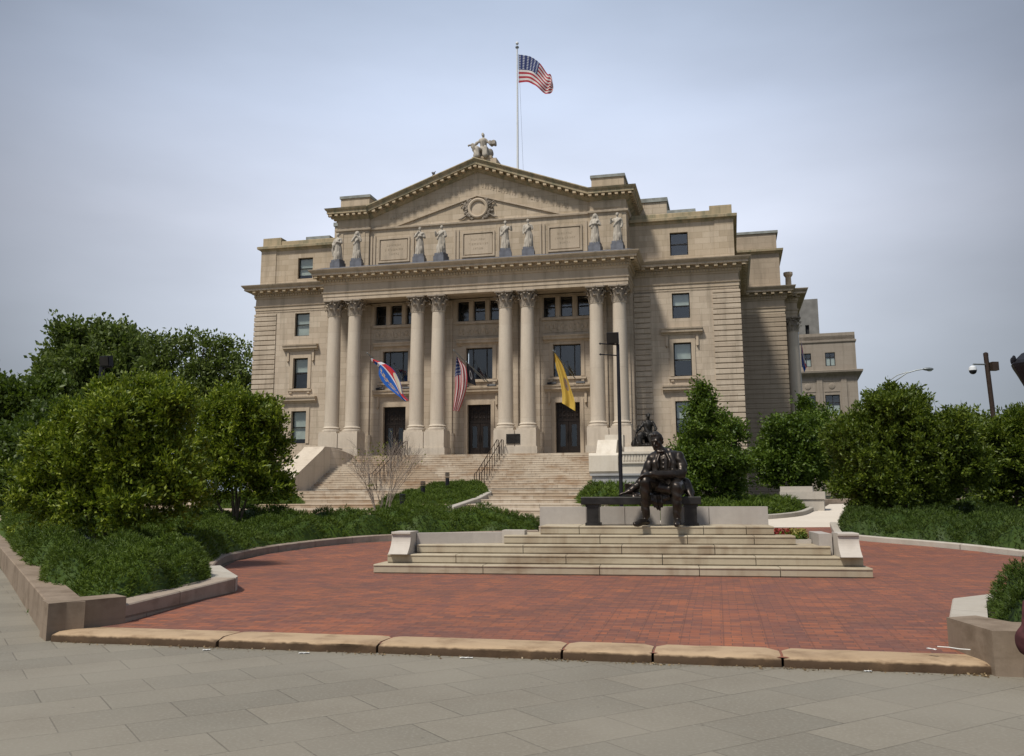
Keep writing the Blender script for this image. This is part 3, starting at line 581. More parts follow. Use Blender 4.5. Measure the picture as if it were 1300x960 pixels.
# ------------------------------------------------------------------ the courthouse
CH = empty('courthouse', (OX, OY, 0), -PH, 'large tan limestone courthouse with eight paired Corinthian columns and a gabled attic', 'courthouse')
ZA = 15.1; WY = 2.75; DY = 2.0; SW = 18.07; SP = 10.9
def rects(m, side):
    return [(side*14.15-.6, side*14.15+.6, z0, z1) for z0, z1 in ((5.15, 7.55), (9.25, 11.55), (13.25, 15.02))]
for side in (-1, 1):
    a, b = sorted((side*SP, side*SW)); MB().wall(a, b, 0, ZA+.1, WY, rects(None, side)).build('wing_wall', LIME, CH)
    zs = [k*.372 for k in range(0, 41)]
    for w0, w1, ys in ((10.95, 12.05, 2.9), (16.3, 18.14, 4.3)):
        x0, x1 = sorted((side*w0, side*w1)); m = MB()
        for z in zs:
            if z < 1: continue
            hb = min(z+.332, ZA-.02)
            if hb-z > .1:
                e = .035; m.extr([(2.69+e*0, z+.012), (2.675, z+.03), (2.675, hb-.03), (2.69, hb-.012), (ys, hb-.012), (ys, z+.012)], x0, x1)
        m.build('quoin_strip', LIME, CH)
dh = [(c-.85, c+.85, 3.95, 7.6) for c in (-6.3, 0, 6.3)]+[(c-.97, c+.97, 9.4, 11.65) for c in (-6.3, 0, 6.3)]+[(c+o-.42, c+o+.42, 13.62, 15.06) for c in (-6.3, 0, 6.3) for o in (-1.21, 0, 1.21)]
MB().wall(-SP, SP, 3.9, 15.25, DY, dh, .4).build('portico_wall', LIME, CH)
for q in ((-10.898, -10.3), (10.3, 10.898)): MB().box(*q, 2.01, 2.9, 3.9, 15.2).build('wall_return', LIME, CH)
outer = [(-SW, 40), (-SW, WY), (-SP, WY), (-SP, -.55), (SP, -.55), (SP, WY), (SW, WY), (SW, 12.8), (21.6, 12.8), (21.6, 14.1), (22.6, 14.1), (22.6, 26), (21.6, 26), (21.6, 40)]
m = MB(); m.sweep([(-SW, 2.76), (-SW, 40), (21.6, 40), (21.6, 12.9)][::-1], [(0, 0), (0, 15.2), (-.3, 15.2), (-.3, 0)][::-1]); m.quad((SW, WY+.01, 0), (SW, 12.8, 0), (SW, 12.8, 15.2), (SW, WY+.01, 15.2)); m.build('side_wall', SIDE, CH)
# recessed east block, rusticated from top to bottom
m = MB()
for z in [k*.372 for k in range(3, 41)]:
    hb = min(z+.332, ZA)
    if hb-z > .1: m.extr([(12.79, z+.01), (12.76, z+.03), (12.76, hb-.03), (12.79, hb-.01), (13.1, hb-.01), (13.1, z+.01)], 18.1, 21.64)
m.build('rusticated_wall', SIDE, CH); MB().box(18.08, 21.6, 12.8, 13.2, 0, 15.15).build('side_wall', SIDE, CH)
# entablature: architrave with two fasciae, frieze, bed mould, corona
ent = [(-.6, ZA), (0, ZA), (0, 15.33), (.04, 15.35), (.04, 15.58), (.10, 15.62), (.12, 15.70), (.02, 15.72), (.0, 16.22), (.06, 16.25), (.10, 16.36), (.12, 16.38), (.12, 16.56), (.20, 16.60), (.26, 16.62), (.26, 16.66), (.26, 16.82), (.68, 16.83), (.68, 16.98), (.72, 17.0), (.78, 17.06), (.86, 17.16), (.88, 17.22), (.80, 17.235), (-.6, 17.34)]
MB().sweep(outer, ent).build('entablature', TRIM, CH)
def along(path, off, step, w, d0, d1, z0, z1, m, shift=0.0):
    """little blocks set out along an offset path"""
    P = [Vector(p) for p in path]; n = len(P)
    for i in range(n-1):
        d = (P[i+1]-P[i]); Ln = d.length; d.normalize(); nn = Vector((d.y, -d.x)); 
        def conv(j):   # +1 convex corner, -1 concave
            if j <= 0 or j >= n-1: return 0
            a = (P[j]-P[j-1]).normalized(); b = (P[j+1]-P[j]).normalized(); return 1 if a.x*b.y-a.y*b.x > 0 else -1
        a0 = -(d1-.12)*(conv(i) == 1)+(d1+.05)*(conv(i) == -1); a1 = Ln+(d1-.12)*(conv(i+1) == 1)-(d1+.05)*(conv(i+1) == -1)
        if a1-a0 < w: continue
        k = max(1, round((a1-a0-w)/step)); lastb = None
        for j in range(k+1):
            t = a0+w/2+(a1-a0-w)*j/k; c = P[i]+d*t; q = c+nn*d0; r = c+nn*d1
            h = d*w/2; vs = [q-h, q+h, r+h, r-h]; v = [(p.x, p.y, z0) for p in vs]+[(p.x, p.y, z1) for p in vs]
            b = len(m.v); m.add(v, [(0, 1, 2, 3), (7, 6, 5, 4), (0, 4, 5, 1), (1, 5, 6, 2), (2, 6, 7, 3), (3, 7, 4, 0)])
            if lastb is not None: m.f.append((lastb+1, b, b+4, lastb+5))      # the bed strip behind ties the blocks together
            lastb = b
    return m
vis = outer[1:11]
MD = stone('modillion_stone', (.52, .42, .29), (.42, .32, .2), stain_amt=.2, row=9, bw=9)
along(vis, 0, .62, .24, .24, .62, 16.655, 16.825, MB()).build('modillion_row', MD, CH)
along(vis, 0, .21, .12, .11, .215, 16.39, 16.55, MB()).build('dentil_row', MD, CH)
tag(MB().sweep(outer[2:6], [(.72, 17.238), (.0, 17.52), (-1.9, 17.56), (-1.9, 17.3), (0.0, 17.25)]).build('cornice_flashing', LEAD, CH), 'dark lead flashing over the portico cornice')
MB().box(-SW, SW, 3, 39, 17.2, 17.3).build('roof', LEADG, CH); MB().box(17, 21.5, 12.9, 39, 17.2, 17.3).build('roof', LEADG, CH)
# portico soffit beams
m = MB(); m.box(-10.3, 10.3, -.0, 2.3, 15.32, 15.5)
for c in (-10.2, -8.7, -3.95, -2.4, 2.4, 3.95, 8.7, 10.2): m.box(c-.12, c+.12, .06, 2.0, 15.12, 15.32)
m.build('portico_ceiling', ATTIC, CH)
# wing attic storey
for side in (-1, 1):
    a, b = sorted((side*10.7, side*17.85)); h = [(side*14.15-.62, side*14.15+.62, 17.75, 19.4)]
    MB().wall(a, b, 17.25, 20.1, 2.95, h).build('attic_wall', ATTIC, CH)
    x0, x1 = sorted((side*16.6, side*17.88)); MB().box(x0, x1, 2.90, 3.4, 17.3, 20.1).build('attic_pilaster', ATTIC, CH)
    pa = [(-17.88, 14), (-17.88, 2.93), (-10.75, 2.93)] if side < 0 else [(10.75, 2.93), (17.88, 2.93), (17.88, 12.9)]
    MB().sweep(pa, [(-.3, 20.05), (0, 20.05), (.05, 20.1), (.08, 20.2), (.26, 20.24), (.28, 20.42), (.2, 20.46), (-.3, 20.5)]).build('attic_cornice', MOSSY, CH)
    MB().sweep([(p[0]*.995, p[1]+.12) for p in pa], [(-.5, 20.45), (0, 20.45), (0, 20.82), (-.02, 20.86), (-.5, 20.88)]).build('parapet', MOSSY, CH)
    x0, x1 = sorted((side*16.3, side*17.82)); MB().box(x0, x1, 3.0, 3.9, 20.4, 21.16).build('parapet_block', MOSSY, CH)
    X = 17.87*side; MB().quad((X, 2.96, 17.2), (X, 30, 17.2), (X, 30, 20.1), (X, 2.96, 20.1)).build('attic_side_wall', SIDE, CH)
    x0, x1 = sorted((side*10.8, side*17.6)); MB().box(x0, x1, 3.3, 30, 20.2, 20.4).build('roof', LEADG, CH)
    x0, x1 = sorted((side*10.9, side*13.2)); m = MB(); m.box(x0, x1, 6, 14, 20.4, 22.7); m.build('roof_block', ATTIC, CH); MB().box(x0-.08, x1+.08, 5.9, 14.1, 22.7, 23.0).build('roof_block_cap', LEADG, CH)
    x0, x1 = sorted((side*13.25, side*15.3)); MB().box(x0, x1, 5.2, 12, 20.4, 21.75).build('roof_block', LEADG, CH)
# recess attic
MB().box(17.9, 21.4, 13.0, 38, 17.25, 20.1).build('attic_wall', SIDE, CH)
MB().sweep([(17.9, 12.97), (21.45, 12.97), (21.45, 38)], [(-.3, 20.05), (.02, 20.05), (.1, 20.15), (.26, 20.22), (.28, 20.38), (-.3, 20.42)]).build('attic_cornice', MOSSY, CH)
MB().box(17.9, 21.25, 13.15, 37, 20.4, 21.75).build('parapet', SIDE, CH); MB().box(17.9, 21.4, 13.05, 37, 21.75, 21.95).build('parapet_cap', LEADG, CH)
MB().lathe([(.34, 17.2), (.34, 17.45), (.24, 17.5), (.22, 18.4), (.3, 18.5), (.36, 18.6), (.36, 18.8)], (22.1, 14.6, 0), 14).build('roof_urn', ATTIC, CH)
# portico attic with three inscription panels
AY = 1.3
MB().box(-10.6, 10.6, AY, 9, 17.3, 20.62).build('attic_wall', ATTIC, CH)
for s0, s1 in ((-10.72, -8.2), (8.2, 10.72)):
    m = MB(); m.box(s0, s1, AY-.2, 10, 17.3, 21.75); m.build('attic_block', ATTIC, CH)
    m = MB()
    for q in (s0+.3, s1-.5): m.box(q, q+.2, AY-.24, AY-.19, 17.6, 20.5)
    m.box(s0+.35, s1-.35, AY-.23, AY-.19, 20.95, 21.5); m.build('attic_block_panel', ATTIC, CH)
MB().sweep([(-10.72, 9.5), (-10.72, AY-.2), (-8.2, AY-.2), (-8.2, AY), (8.2, AY), (8.2, AY-.2), (10.72, AY-.2), (10.72, 9.5)], [(-.1, 20.5), (.0, 20.5), (.03, 20.6), (.14, 20.66), (.16, 20.78), (.02, 20.84), (-.1, 20.84)]).build('string_course', TRIM, CH)
for c in (-6.3, 0.1, 6.4):
    m = MB()
    for (x0, x1, z0, z1) in ((-1.22, 1.22, 19.86, 19.98), (-1.22, 1.22, 18.12, 18.24), (-1.22, -1.1, 18.24, 19.86), (1.1, 1.22, 18.24, 19.86)): m.box(c+x0, c+x1, AY-.09, AY, z0, z1)
    m.build('panel_frame', TRIM, CH)
    m = MB(); m.box(c-1.02, c+1.02, AY-.05, AY+.01, 18.32, 19.78); pn = m.build('inscription_panel', TRIM, CH)
    m = MB(); rr = random.Random(int(c*10)+70)
    for ln, (hw, n_) in enumerate(((.55, 9), (.72, 12), (.4, 6))):
        for k in range(n_):
            x = c-hw+2*hw*(k+.5)/n_; z = 19.42-ln*.34; w_ = hw/n_*.35
            m.box(x-w_, x-w_*.4, AY-.066, AY-.045, z-.07, z+.07)
            if rr.random() < .6: m.box(x-w_, x+w_, AY-.066, AY-.045, z+rr.choice((-.07, .05, -.01)), z+.07)
    m.chain().build('carved_line', ATTIC, CH)
    for x in (c-1.75, c-1.5, c+1.5, c+1.75): MB().box(x-.07, x+.07, AY-.08, AY, 17.9, 20.2).build('attic_pilaster', TRIM, CH)
# gable with raking cornice
GA = 25.3; GE = 22.35; GS = 8.2; sl_ = (GA-GE)/GS
m = MB(); m.extry([(-GS, 20.6), (GS, 20.6), (GS, GE-.6), (0, GA-.6), (-GS, GE-.6)], AY+.02, 9); m.build('gable_wall', ATTIC, CH)
def rake(prof, name, mat):               # prof: (outward, drop below the top line)
    m = MB(); X = [-GS-.0, 0, GS+.0]; v = []
    for x in X:
        top = GA-abs(x)*sl_
        for o, dz in prof: v.append((x, AY-o, top-dz))
    n = len(prof); f = [tuple(range(n)), tuple(range(3*n-1, 2*n-1, -1))]
    for i in range(2):
        for k in range(n): f.append((i*n+k, i*n+(k+1) % n, (i+1)*n+(k+1) % n, (i+1)*n+k))
    m.add(v, f); return m.build(name, mat, CH)
rake([(-1, 0), (.84, 0), (.86, .07), (.76, .20), (.70, .26), (.70, .44), (.3, .46), (.3, .62), (.2, .66), (.1, .78), (0, .84), (-1, .84)], 'raking_cornice', MOSSY)
m = MB(); n_ = 15
for sd in (-1, 1):
    for k in range(n_):
        x = sd*(.38+(GS-.85)*k/(n_-1)); z = GA-abs(x)*sl_-.60; b = len(m.v); m.box(x-.12, x+.12, AY-.66, AY-.24, z-.03, z+.15)
        if k: m.f.append((b-8+2, b+3, b+7, b-8+6) if sd > 0 else (b-8+3, b+2, b+6, b-8+7))
m.box(-.12, .12, AY-.66, AY-.24, GA-.65, GA-.47); m.build('modillion_row', MD, CH)
# frieze of letters under the rake (worn carving) and the inner triangle
m = MB(); Zl = lambda x: 22.72-abs(x)*(1.95/6.5)
for sd in (-1, 1):
    v = []
    for x in (0, 6.6): z = Zl(x); v += [(sd*x, AY-.10, z), (sd*x, AY-.10, z-.09), (sd*x, AY+.03, z-.09), (sd*x, AY+.03, z)]
    m.add(v, [(0, 1, 5, 4), (1, 2, 6, 5), (0, 4, 7, 3), (3, 2, 1, 0), (4, 5, 6, 7)])
m.build('gable_moulding', TRIM, CH)
m = MB(); rr = random.Random(5)
for sd in (-1, 1):
    x = .4
    while x < 6.8:
        if rr.random() < .16: x += .3; continue
        z = (GA-.84-abs(x)*sl_ + Zl(x))/2-.02; h = .17
        m.box(sd*x-.025, sd*x+.025, AY-.012, AY+.03, z-h, z+h)
        if rr.random() < .6: q = rr.choice((-h, h-.05, -.03)); m.box(sd*x-.02, sd*x+.11, AY-.012, AY+.03, z+q, z+q+.05)
        x += .2
m.chain().build('carved_line', ATTIC, CH)
med = MB(); med.sweep([(.08+.66*math.cos(a), 0, ) for a in [0]]*1+[(0, 0)], [(0, 0), (.01, 0), (0, .01)]) if False else None
n_ = 40; v = []; prof = [(.52, .0), (.56, .13), (.66, .16), (.74, .12), (.76, 0)]
for k in range(n_):
    a = 2*math.pi*k/n_
    for r, d in prof: v.append((.08+r*math.cos(a), AY-.02-d, 21.72+r*math.sin(a)))
f = [(i*5+j, i*5+(j+1), ((i+1) % n_)*5+j+1, ((i+1) % n_)*5+j) for i in range(n_) for j in range(4)]; v.append((.08, AY-.06, 21.72)); f += [(i*5, ((i+1) % n_)*5, n_*5) for i in range(n_)]
mp_ = MB().add(v, f).build('medallion', TRIM, CH, True)
rr = random.Random(3)
for sd in (-1, 1):
    m = MB()
    for k in range(46):
        a = rr.uniform(-1.15, 1.0); r = rr.uniform(.78, 1.15-.2*abs(a)); w_ = rr.uniform(.05, .11)
        x = .08+sd*r*math.cos(a); z = 21.70+r*math.sin(a)*.95
        if z < 20.9: z = 20.9+rr.random()*.1
        m.sphere((x, AY-.05, z), (w_, .09, w_*rr.uniform(.6, 1.8)), 7, 5)
    m.tube([(.08+sd*.75, AY-.08, 21.9), (.08+sd*1.2, AY-.1, 22.15), (.08+sd*1.35, AY-.06, 21.95)], [.05, .06, .03], 6); m.tube([(.08+sd*.75, AY-.08, 21.3), (.08+sd*1.2, AY-.1, 21.0), (.08+sd*1.45, AY-.06, 20.98)], [.06, .08, .04], 6)
    m.build('carved_wreath', CAPST, mp_, True)
# end block cornices
for s0, s1 in ((-10.72, -8.2), (8.2, 10.72)):
    pth_ = [(s0, 9.9), (s0, AY-.2), (s1, AY-.2)] if s0 < 0 else [(s0, AY-.2), (s1, AY-.2), (s1, 9.9)]
    MB().sweep(pth_, [(-.4, 21.5), (0, 21.5), (.1, 21.58), (.2, 21.68), (.3, 21.72), (.3, 21.9), (.62, 21.91), (.62, 22.08), (.72, 22.18), (.78, 22.3), (-.4, 22.42)]).build('attic_cornice', MOSSY, CH)
    along(pth_, 0, .5, .22, .28, .58, 21.74, 21.905, MB()).build('modillion_row', MD, CH)
    MB().box(s0+.12, s1-.12, AY, 9.6, 22.3, 23.25).build('attic_cap', ATTIC, CH); MB().box(s0+.04, s1-.04, AY-.08, 9.7, 23.25, 23.45).build('attic_cap_top', LEADG, CH)
m = MB(); m.extry([(-8.2, 22.2), (8.2, 22.2), (0, GA-.05)], 2.0, 20); m.build('gable_roof', LEADG, CH)
MB().box(-10.5, 10.5, 9, 20, 20, 22).build('roof_block', ATTIC, CH)
# hoods, sills and surrounds of the windows
def surround(c, w, z0, z1, y, hoodz, hoodw, sill=True, ears=True):
    g = MB(); t_ = .26; 
    for (x0, x1, a, b) in ((c-w-t_, c-w-.002, z0, z1+t_), (c+w+.002, c+w+t_, z0, z1+t_), (c-w-.002, c+w+.002, z1+.002, z1+t_)): g.box(x0, x1, y-.06, y+.02, a, b)
    if ears:
        for s_ in (-1, 1): g.box(c+s_*(w+.42)-.08, c+s_*(w+.42)+.08, y-.12, y, hoodz-.75, hoodz-.02); g.tube([(c+s_*(w+.42), y-.14, hoodz-.75), (c+s_*(w+.42), y-.1, hoodz-.85)], [.07, .04], 8)
    if sill:
        g.box(c-w-.36, c+w+.36, y-.14, y+.02, z0-.2, z0-.06)
        for s_ in (-1, 1): g.box(c+s_*(w+.12)-.1, c+s_*(w+.12)+.1, y-.10, y, z0-.36, z0-.2)
    o = g.build('window_surround', TRIM, CH)
    h = MB(); h.extr([(y+.02, hoodz), (y-.08, hoodz), (y-.12, hoodz+.1), (y-.30, hoodz+.16), (y-.32, hoodz+.33), (y-.37, hoodz+.36), (y-.39, hoodz+.46), (y+.02, hoodz+.5)], c-hoodw, c+hoodw); h.build('hood', TRIM, o); return o
for side in (-1, 1):
    surround(side*14.15, .6, 5.15, 7.55, WY, 8.15, 1.4, False, False); surround(side*14.15, .6, 9.25, 11.55, WY, 12.1, 1.4)
for c in (-6.3, 0, 6.3):
    surround(c, .97, 9.4, 11.65, DY, 11.82, 1.62, True, False); surround(c, .85, 4.0, 7.6, DY, 8.34, 1.6, False, True)
    m = MB(); m.box(c-1.75, c+1.75, DY-.16, DY, 13.38, 13.56)
    for o_ in (-1.21*1.5, -.605, .605, 1.21*1.5): m.box(c+o_-.14, c+o_+.14, DY-.08, DY, 13.56, 15.1)
    m.build('window_ledge', TRIM, CH)
    m = MB(); m.box(c-1.6, c+1.6, DY-.04, DY, 12.5, 13.25); rr = random.Random(int(c))
    for k in range(11): m.sphere((c-1.4+.28*k, DY-.05, 12.88+.06*(-1)**k), (.12, .05, .2), 8, 6)
    m.build('carved_panel', TRIM, CH, True)
    for dx in (-1.05, .95): MB().extr([(DY-.30, 8.85), (DY-.34, 8.88), (DY-.3, 8.99), (DY-.12, 8.99), (DY-.12, 8.85)], c+dx-.3, c+dx+.3).build('ledge_light', DARKM, CH)
for c in (-10.24, -8.68, -3.95, -2.41, 2.41, 3.95, 8.68, 10.24): MB().box(c-.44, c+.44, DY-.12, DY, 5.6, 15.15).build('pilaster', LIME, CH)
for c in (-9.46, -3.18, 3.18, 9.46): MB().box(c-1.4, c+1.4, DY-.2, DY, 3.99, 5.6).build('wall_plinth', LIME, CH)
# windows and doors
def window(c, w, z0, z1, y, blind=.5, bars=(0,), rail=True, mat=FRAME):
    g = MB(); t_ = .07; y += .22
    for (x0, x1, a, b) in ((c-w, c-w+t_, z0, z1), (c+w-t_, c+w, z0, z1), (c-w+t_, c+w-t_, z0, z0+t_), (c-w+t_, c+w-t_, z1-t_, z1)): g.box(x0, x1, y, y+.08, a, b)
    if rail: zm = (z0+z1)/2; g.box(c-w+t_, c+w-t_, y-.01, y+.07, zm-.04, zm+.04)
    for b_ in bars: g.box(c+b_-.035, c+b_+.035, y+.01, y+.07, z0+t_, z1-t_)
    o = g.build('window', mat, CH); MB().quad((c-w+.02, y+.05, z0+.02), (c+w-.02, y+.05, z0+.02), (c+w-.02, y+.05, z1-.02), (c-w+.02, y+.05, z1-.02)).build('pane', GLASS, o)
    if blind: zb = z1-(z1-z0)*blind; MB().box(c-w+.05, c+w-.05, y+.12, y+.13, zb, z1-.03).build('blind', BLIND, o)
    else:
        pass
    MB().quad((c-w, y+.5, z0), (c+w, y+.5, z0), (c+w, y+.5, z1), (c-w, y+.5, z1)).build('dark_interior', DARKR, o)
    return o
for side, bl in ((-1, (.86, .45, .95)), (1, (.6, .52, .5))):
    window(side*14.15, .6, 5.15, 7.55, WY, bl[0], ()); window(side*14.15, .6, 9.25, 11.55, WY, bl[1], ()); window(side*14.15, .6, 13.25, 15.02, WY, bl[2], ()); window(side*14.15, .62, 17.75, 19.4, 2.95, .8 if side < 0 else 0, ())
for c in (-6.3, 0, 6.3):
    window(c, .97, 9.4, 11.65, DY, .0, (-.5, .5), False)
    for o_ in (-1.21, 0, 1.21): window(c+o_, .42, 13.62, 15.06, DY, 0, ())
    d = MB(); y = DY+.25; d.box(c-.85, c+.85, y, y+.1, 6.32, 6.46); d.box(c-.85, c-.77, y, y+.1, 4, 7.6); d.box(c+.77, c+.85, y, y+.1, 4, 7.6); d.box(c-.77, c+.77, y, y+.1, 7.52, 7.6)
    fr = d.build('door_frame', DOORM, CH)
    g = MB(); g.box(c-.77, c+.77, y+.07, y+.09, 6.46, 7.52)
    for k in range(9): x = c-.68+.17*k; g.tube([(x, y+.04, 6.47), (x, y+.04, 7.5)], .014, 6)
    for k in range(5):
        for j in range(3): g.sphere((c-.6+.3*k, y+.04, 6.68+.3*j), (.07, .02, .07), 8, 6)
    g.build('transom_grille', DOORM, CH)
    for s_ in (-1, 1):
        x0, x1 = sorted((c+s_*.015, c+s_*.765)); g = MB()
        for a in ((x0, x0+.2, 4.02, 6.31), (x1-.2, x1, 4.02, 6.31), (x0+.2, x1-.2, 4.02, 4.6), (x0+.2, x1-.2, 6.1, 6.31)): g.box(a[0], a[1], y+.02, y+.08, a[2], a[3])
        dr = g.build('door', DOORM, CH); MB().quad((x0+.2, y+.05, 4.6), (x1-.2, y+.05, 4.6), (x1-.2, y+.05, 6.1), (x0+.2, y+.05, 6.1)).build('pane', GLASS, dr); MB().tube([(c+s_*.08, y-.03, 5.0), (c+s_*.08, y-.03, 5.5)], .015, 6).build('handle', BRZD, dr)
    MB().quad((c-.85, y+.6, 4), (c+.85, y+.6, 4), (c+.85, y+.6, 7.6), (c-.85, y+.6, 7.6)).build('dark_interior', DARKR, fr)
# columns
def column_mesh():
    m = MB(); m.box(-.66, .66, -.66, .66, 5.6, 5.72)
    prof = [(.66, 5.72), (.68, 5.78), (.66, 5.86), (.58, 5.88), (.56, 5.93), (.60, 5.96), (.61, 6.0), (.58, 6.04), (.53, 6.06), (.515, 6.12)]
    for k in range(13): t = k/12; prof.append((.515-.075*t**1.7, 6.12+(13.95-6.12)*t))
    prof += [(.47, 13.96), (.48, 14.0), (.45, 14.04)]
    m.lathe(prof, n=36); return m
def capital_mesh():
    m = MB(); z0 = 14.02; m.lathe([(.42, z0), (.42, z0+.5), (.46, z0+.8), (.58, z0+.98)], n=20)
    for ring, (rr_, h, a0, ww) in enumerate(((.43, .46, 0, .17), (.44, .78, math.pi/8, .16))):
        for k in range(8):
            a = a0+k*math.pi/4; e = Vector((math.cos(a), math.sin(a), 0)); s_ = Vector((-math.sin(a), math.cos(a), 0)); v = []
            for t, o_, w_ in ((0, .02, .7), (.35, .04, 1), (.7, .09, 1.0), (.9, .17, .8), (1.0, .26, .55), (.94, .31, .35), (.86, .29, .2)):
                c = e*(rr_+o_)+Vector((0, 0, z0+h*t)); v += [c-s_*ww*w_*.9, c+e*.045, c+s_*ww*w_*.9]
            f = [(i*3+j, i*3+j+1, i*3+j+4, i*3+j+3) for i in range(6) for j in range(2)]; m.add(v, f)
            b0 = len(m.v)
    for k in range(4):
        a = math.pi/4+k*math.pi/2; e = Vector((math.cos(a), math.sin(a), 0)); s_ = Vector((-math.sin(a), math.cos(a), 0)); pts = [e*.46+Vector((0, 0, z0+.62)), e*.56+Vector((0, 0, z0+.86))]
        c = e*.66+Vector((0, 0, z0+.90))
        for q in range(9): t = q/8*1.6*math.pi*1.2; r = .13*(1-q/11); pts.append(c+e*(-math.cos(t)*r)+Vector((0, 0, math.sin(t)*r)))
        m.tube(pts, [.05]*2+[.045]*9, 6)
        m.sphere(Vector((math.cos(k*math.pi/2), math.sin(k*math.pi/2), 0))*.6+Vector((0, 0, z0+1.03)), (.1, .1, .1), 8, 6)
        for sd in (-1, 1):
            an = k*math.pi/2+sd*.2; e2 = Vector((math.cos(an), math.sin(an), 0)); m.sphere(e2*.53+Vector((0, 0, z0+.86)), .075, 8, 6)
    # abacus with concave sides
    poly = []
    for k in range(4):
        a = math.pi/4+k*math.pi/2
        poly += [Vector((math.cos(a-.07), math.sin(a-.07)))*.87, Vector((math.cos(a+.07), math.sin(a+.07)))*.87]
        for q in (.25, .5, .75): b = a+q*math.pi/2; poly.append(Vector((math.cos(b), math.sin(b)))*(.87-.28*math.sin(q*math.pi)**.8))
    m.prism(poly, z0+.98, ZA-.003); return m
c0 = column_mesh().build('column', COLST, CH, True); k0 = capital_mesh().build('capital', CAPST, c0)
cx = (-10.24, -8.68, -3.95, -2.41, 2.41, 3.95, 8.68, 10.24)
c0.location = (cx[0], 0, 0)
for x in cx[1:]: c = copy_tree(c0, CH); c.location = (x, 0, 0)
for y in (14.75, 20.0, 25.3): c = copy_tree(c0, CH); c.location = (22.2, y, 0)
m = MB(); m.box(21.6, 23.0, 14.0, 26.2, 0, 5.6); m.build('side_plinth', SIDE, CH)
for c in (-9.46, -3.18, 3.18, 9.46):
    m = MB()
    for x0, x1 in ((c-1.45, c-.03), (c+.03, c+1.45)): m.box(x0, x1, -.70, .72, 4.5, 5.6)
    m.box(c-1.3, c+1.3, -.62, .7, 4.5, 5.597); m.box(c-1.53, c+1.53, -.78, .8, 4.0, 4.502); m.build('pedestal', COLST, CH)
g = MB(); g.box(2.62, 3.55, -.76, -.70, 4.68, 5.32); pl = g.build('plaque', BRZD, CH); g = MB()
for k in range(6): g.box(2.70, 3.47-.1*(k % 3), -.768, -.758, 5.22-.09*k, 5.25-.09*k)
g.build('raised_lines', BRZ, pl)
m = MB(); m.box(-10.9, 10.9, -1.3, 2.4, 3.7, 4.0); m.box(-18, -10.9, 1.6, 3, 3.0, 3.6); m.box(10.9, 18, 1.6, 3, 3.0, 3.6); m.build('terrace_floor', STEPST, CH)

# ------------------------------------------------------------------ the great stairs
ST = empty('granite_stairs', (OX, OY, 0), -PH, 'wide stained granite stairs climbing to the courthouse portico', 'stairs')
def step(x0, x1, y, z, d, h=.15, par=ST):
    m = MB(); m.extr([(y+.015, z-h-.02), (y+.015, z-.035), (y, z-.03), (y, z-.01), (y+.008, z), (y+d+.05, z), (y+d+.05, z-h-.02)], x0, x1); return m
up = MB()
for k in range(17):
    z = 4.0-.15*k; y = -1.3-.335*k; q = step(-8.7-.02*k, 9.0+.02*k, y, z-.0, .335); up.add(q.v, q.f)
up.build('upper_flight', STEPST, ST)
y1 = -1.3-.335*16; lw = MB(); edges = [(-10.3, 1.6), (-14.4, 1.45), (-17.5, 1.3), (-21.6, 1.15), (-25.8, 1.0), (-29.9, .85), (-33.2, .7), (-36.3, .55), (-38.8, .4)]
prev = y1
for (y, z) in edges:
    x1 = 9.2 if y > -12 else (10 if y > -16 else 13); x0 = -16 if y > -12 else (-24 if y > -35 else 12.2)
    if y < -35: x1 = 16
    q = step(x0, x1, y, z, prev-y+.3); lw.add(q.v, q.f); prev = y
lw.build('lower_flight', STEPST, ST)
def cheek(s0, s1, name, label):
    o = MB(); o.extr([(-8.6, 0.5), (-8.6, 2.35), (-8.3, 2.5), (-4.6, 4.25), (-4.2, 4.5), (-1.4, 4.5), (-1.4, .5)], s0, s1); r = o.build(name, COLST, ST); return tag(r, label)
cheek(-10.2, -8.75, 'cheek_wall', 'left cheek wall with a sloping pale top')
m = MB(); n_ = 14; v = []
for i in range(n_+1):
    t = i/n_; a = t*math.pi/2; x = -9.9+1.9*math.sin(a); y = -1.6-2.2*math.cos(a); zt = 4.55-.55*t**2
    v += [(x, y, 3.0), (x, y, zt), (x-.02, y+.35, zt), (x-.02, y+.35, 3.0)]
f = [(i*4+j, i*4+(j+1) % 4, (i+1)*4+(j+1) % 4, (i+1)*4+j) for i in range(n_) for j in range(4)]+[(0, 1, 2, 3), (n_*4+3, n_*4+2, n_*4+1, n_*4)]; m.add(v, f); m.build('curved_wall', LIME, ST, True)
# statue pedestal at the right of the stairs
PD = empty('statue_pedestal', B2W(11.4, -7, .8), -PH, 'white marble pedestal on a grey base beside the right end of the stairs', 'pedestal')
m = MB(); m.box(-2.15, 2.2, -.1, 5.2, -.6, 1.6); m.box(-2.25, 2.3, -.2, 5.2, 1.6, 1.72); m.build('base', GREYB, PD)
m = MB(); m.extr([(-.12, 1.72), (-.22, 1.85), (-.22, 2.75), (-.10, 2.9), (5.2, 2.9), (5.2, 1.72)], -2.3, -.62); m.extr([(-.1, 1.72), (-.16, 2.9), (5.2, 2.9), (5.2, 1.72)], -.62, 2.25)
m.extr([(-.02, 2.9), (.75, 3.7), (2.4, 3.7), (2.4, 2.9)], -1.9, -.75); m.box(-1.7, -.6, 2.4, 3.4, 2.9, 4.1); m.build('marble_block', MARBLE, PD)
m = MB()
for k in range(16): m.box(-.5+.165*k, -.42+.165*k, -.19, -.14, 2.45, 2.8)
m.box(-.58, 2.2, -.24, -.15, 2.82, 2.95); m.box(-.58, 2.2, -.22, -.15, 2.28, 2.36); m.box(-.3, 2.1, .3, 2.6, 2.9, 3.25); m.build('carved_band', MARBLE, PD)
P = []
zb = 3.27
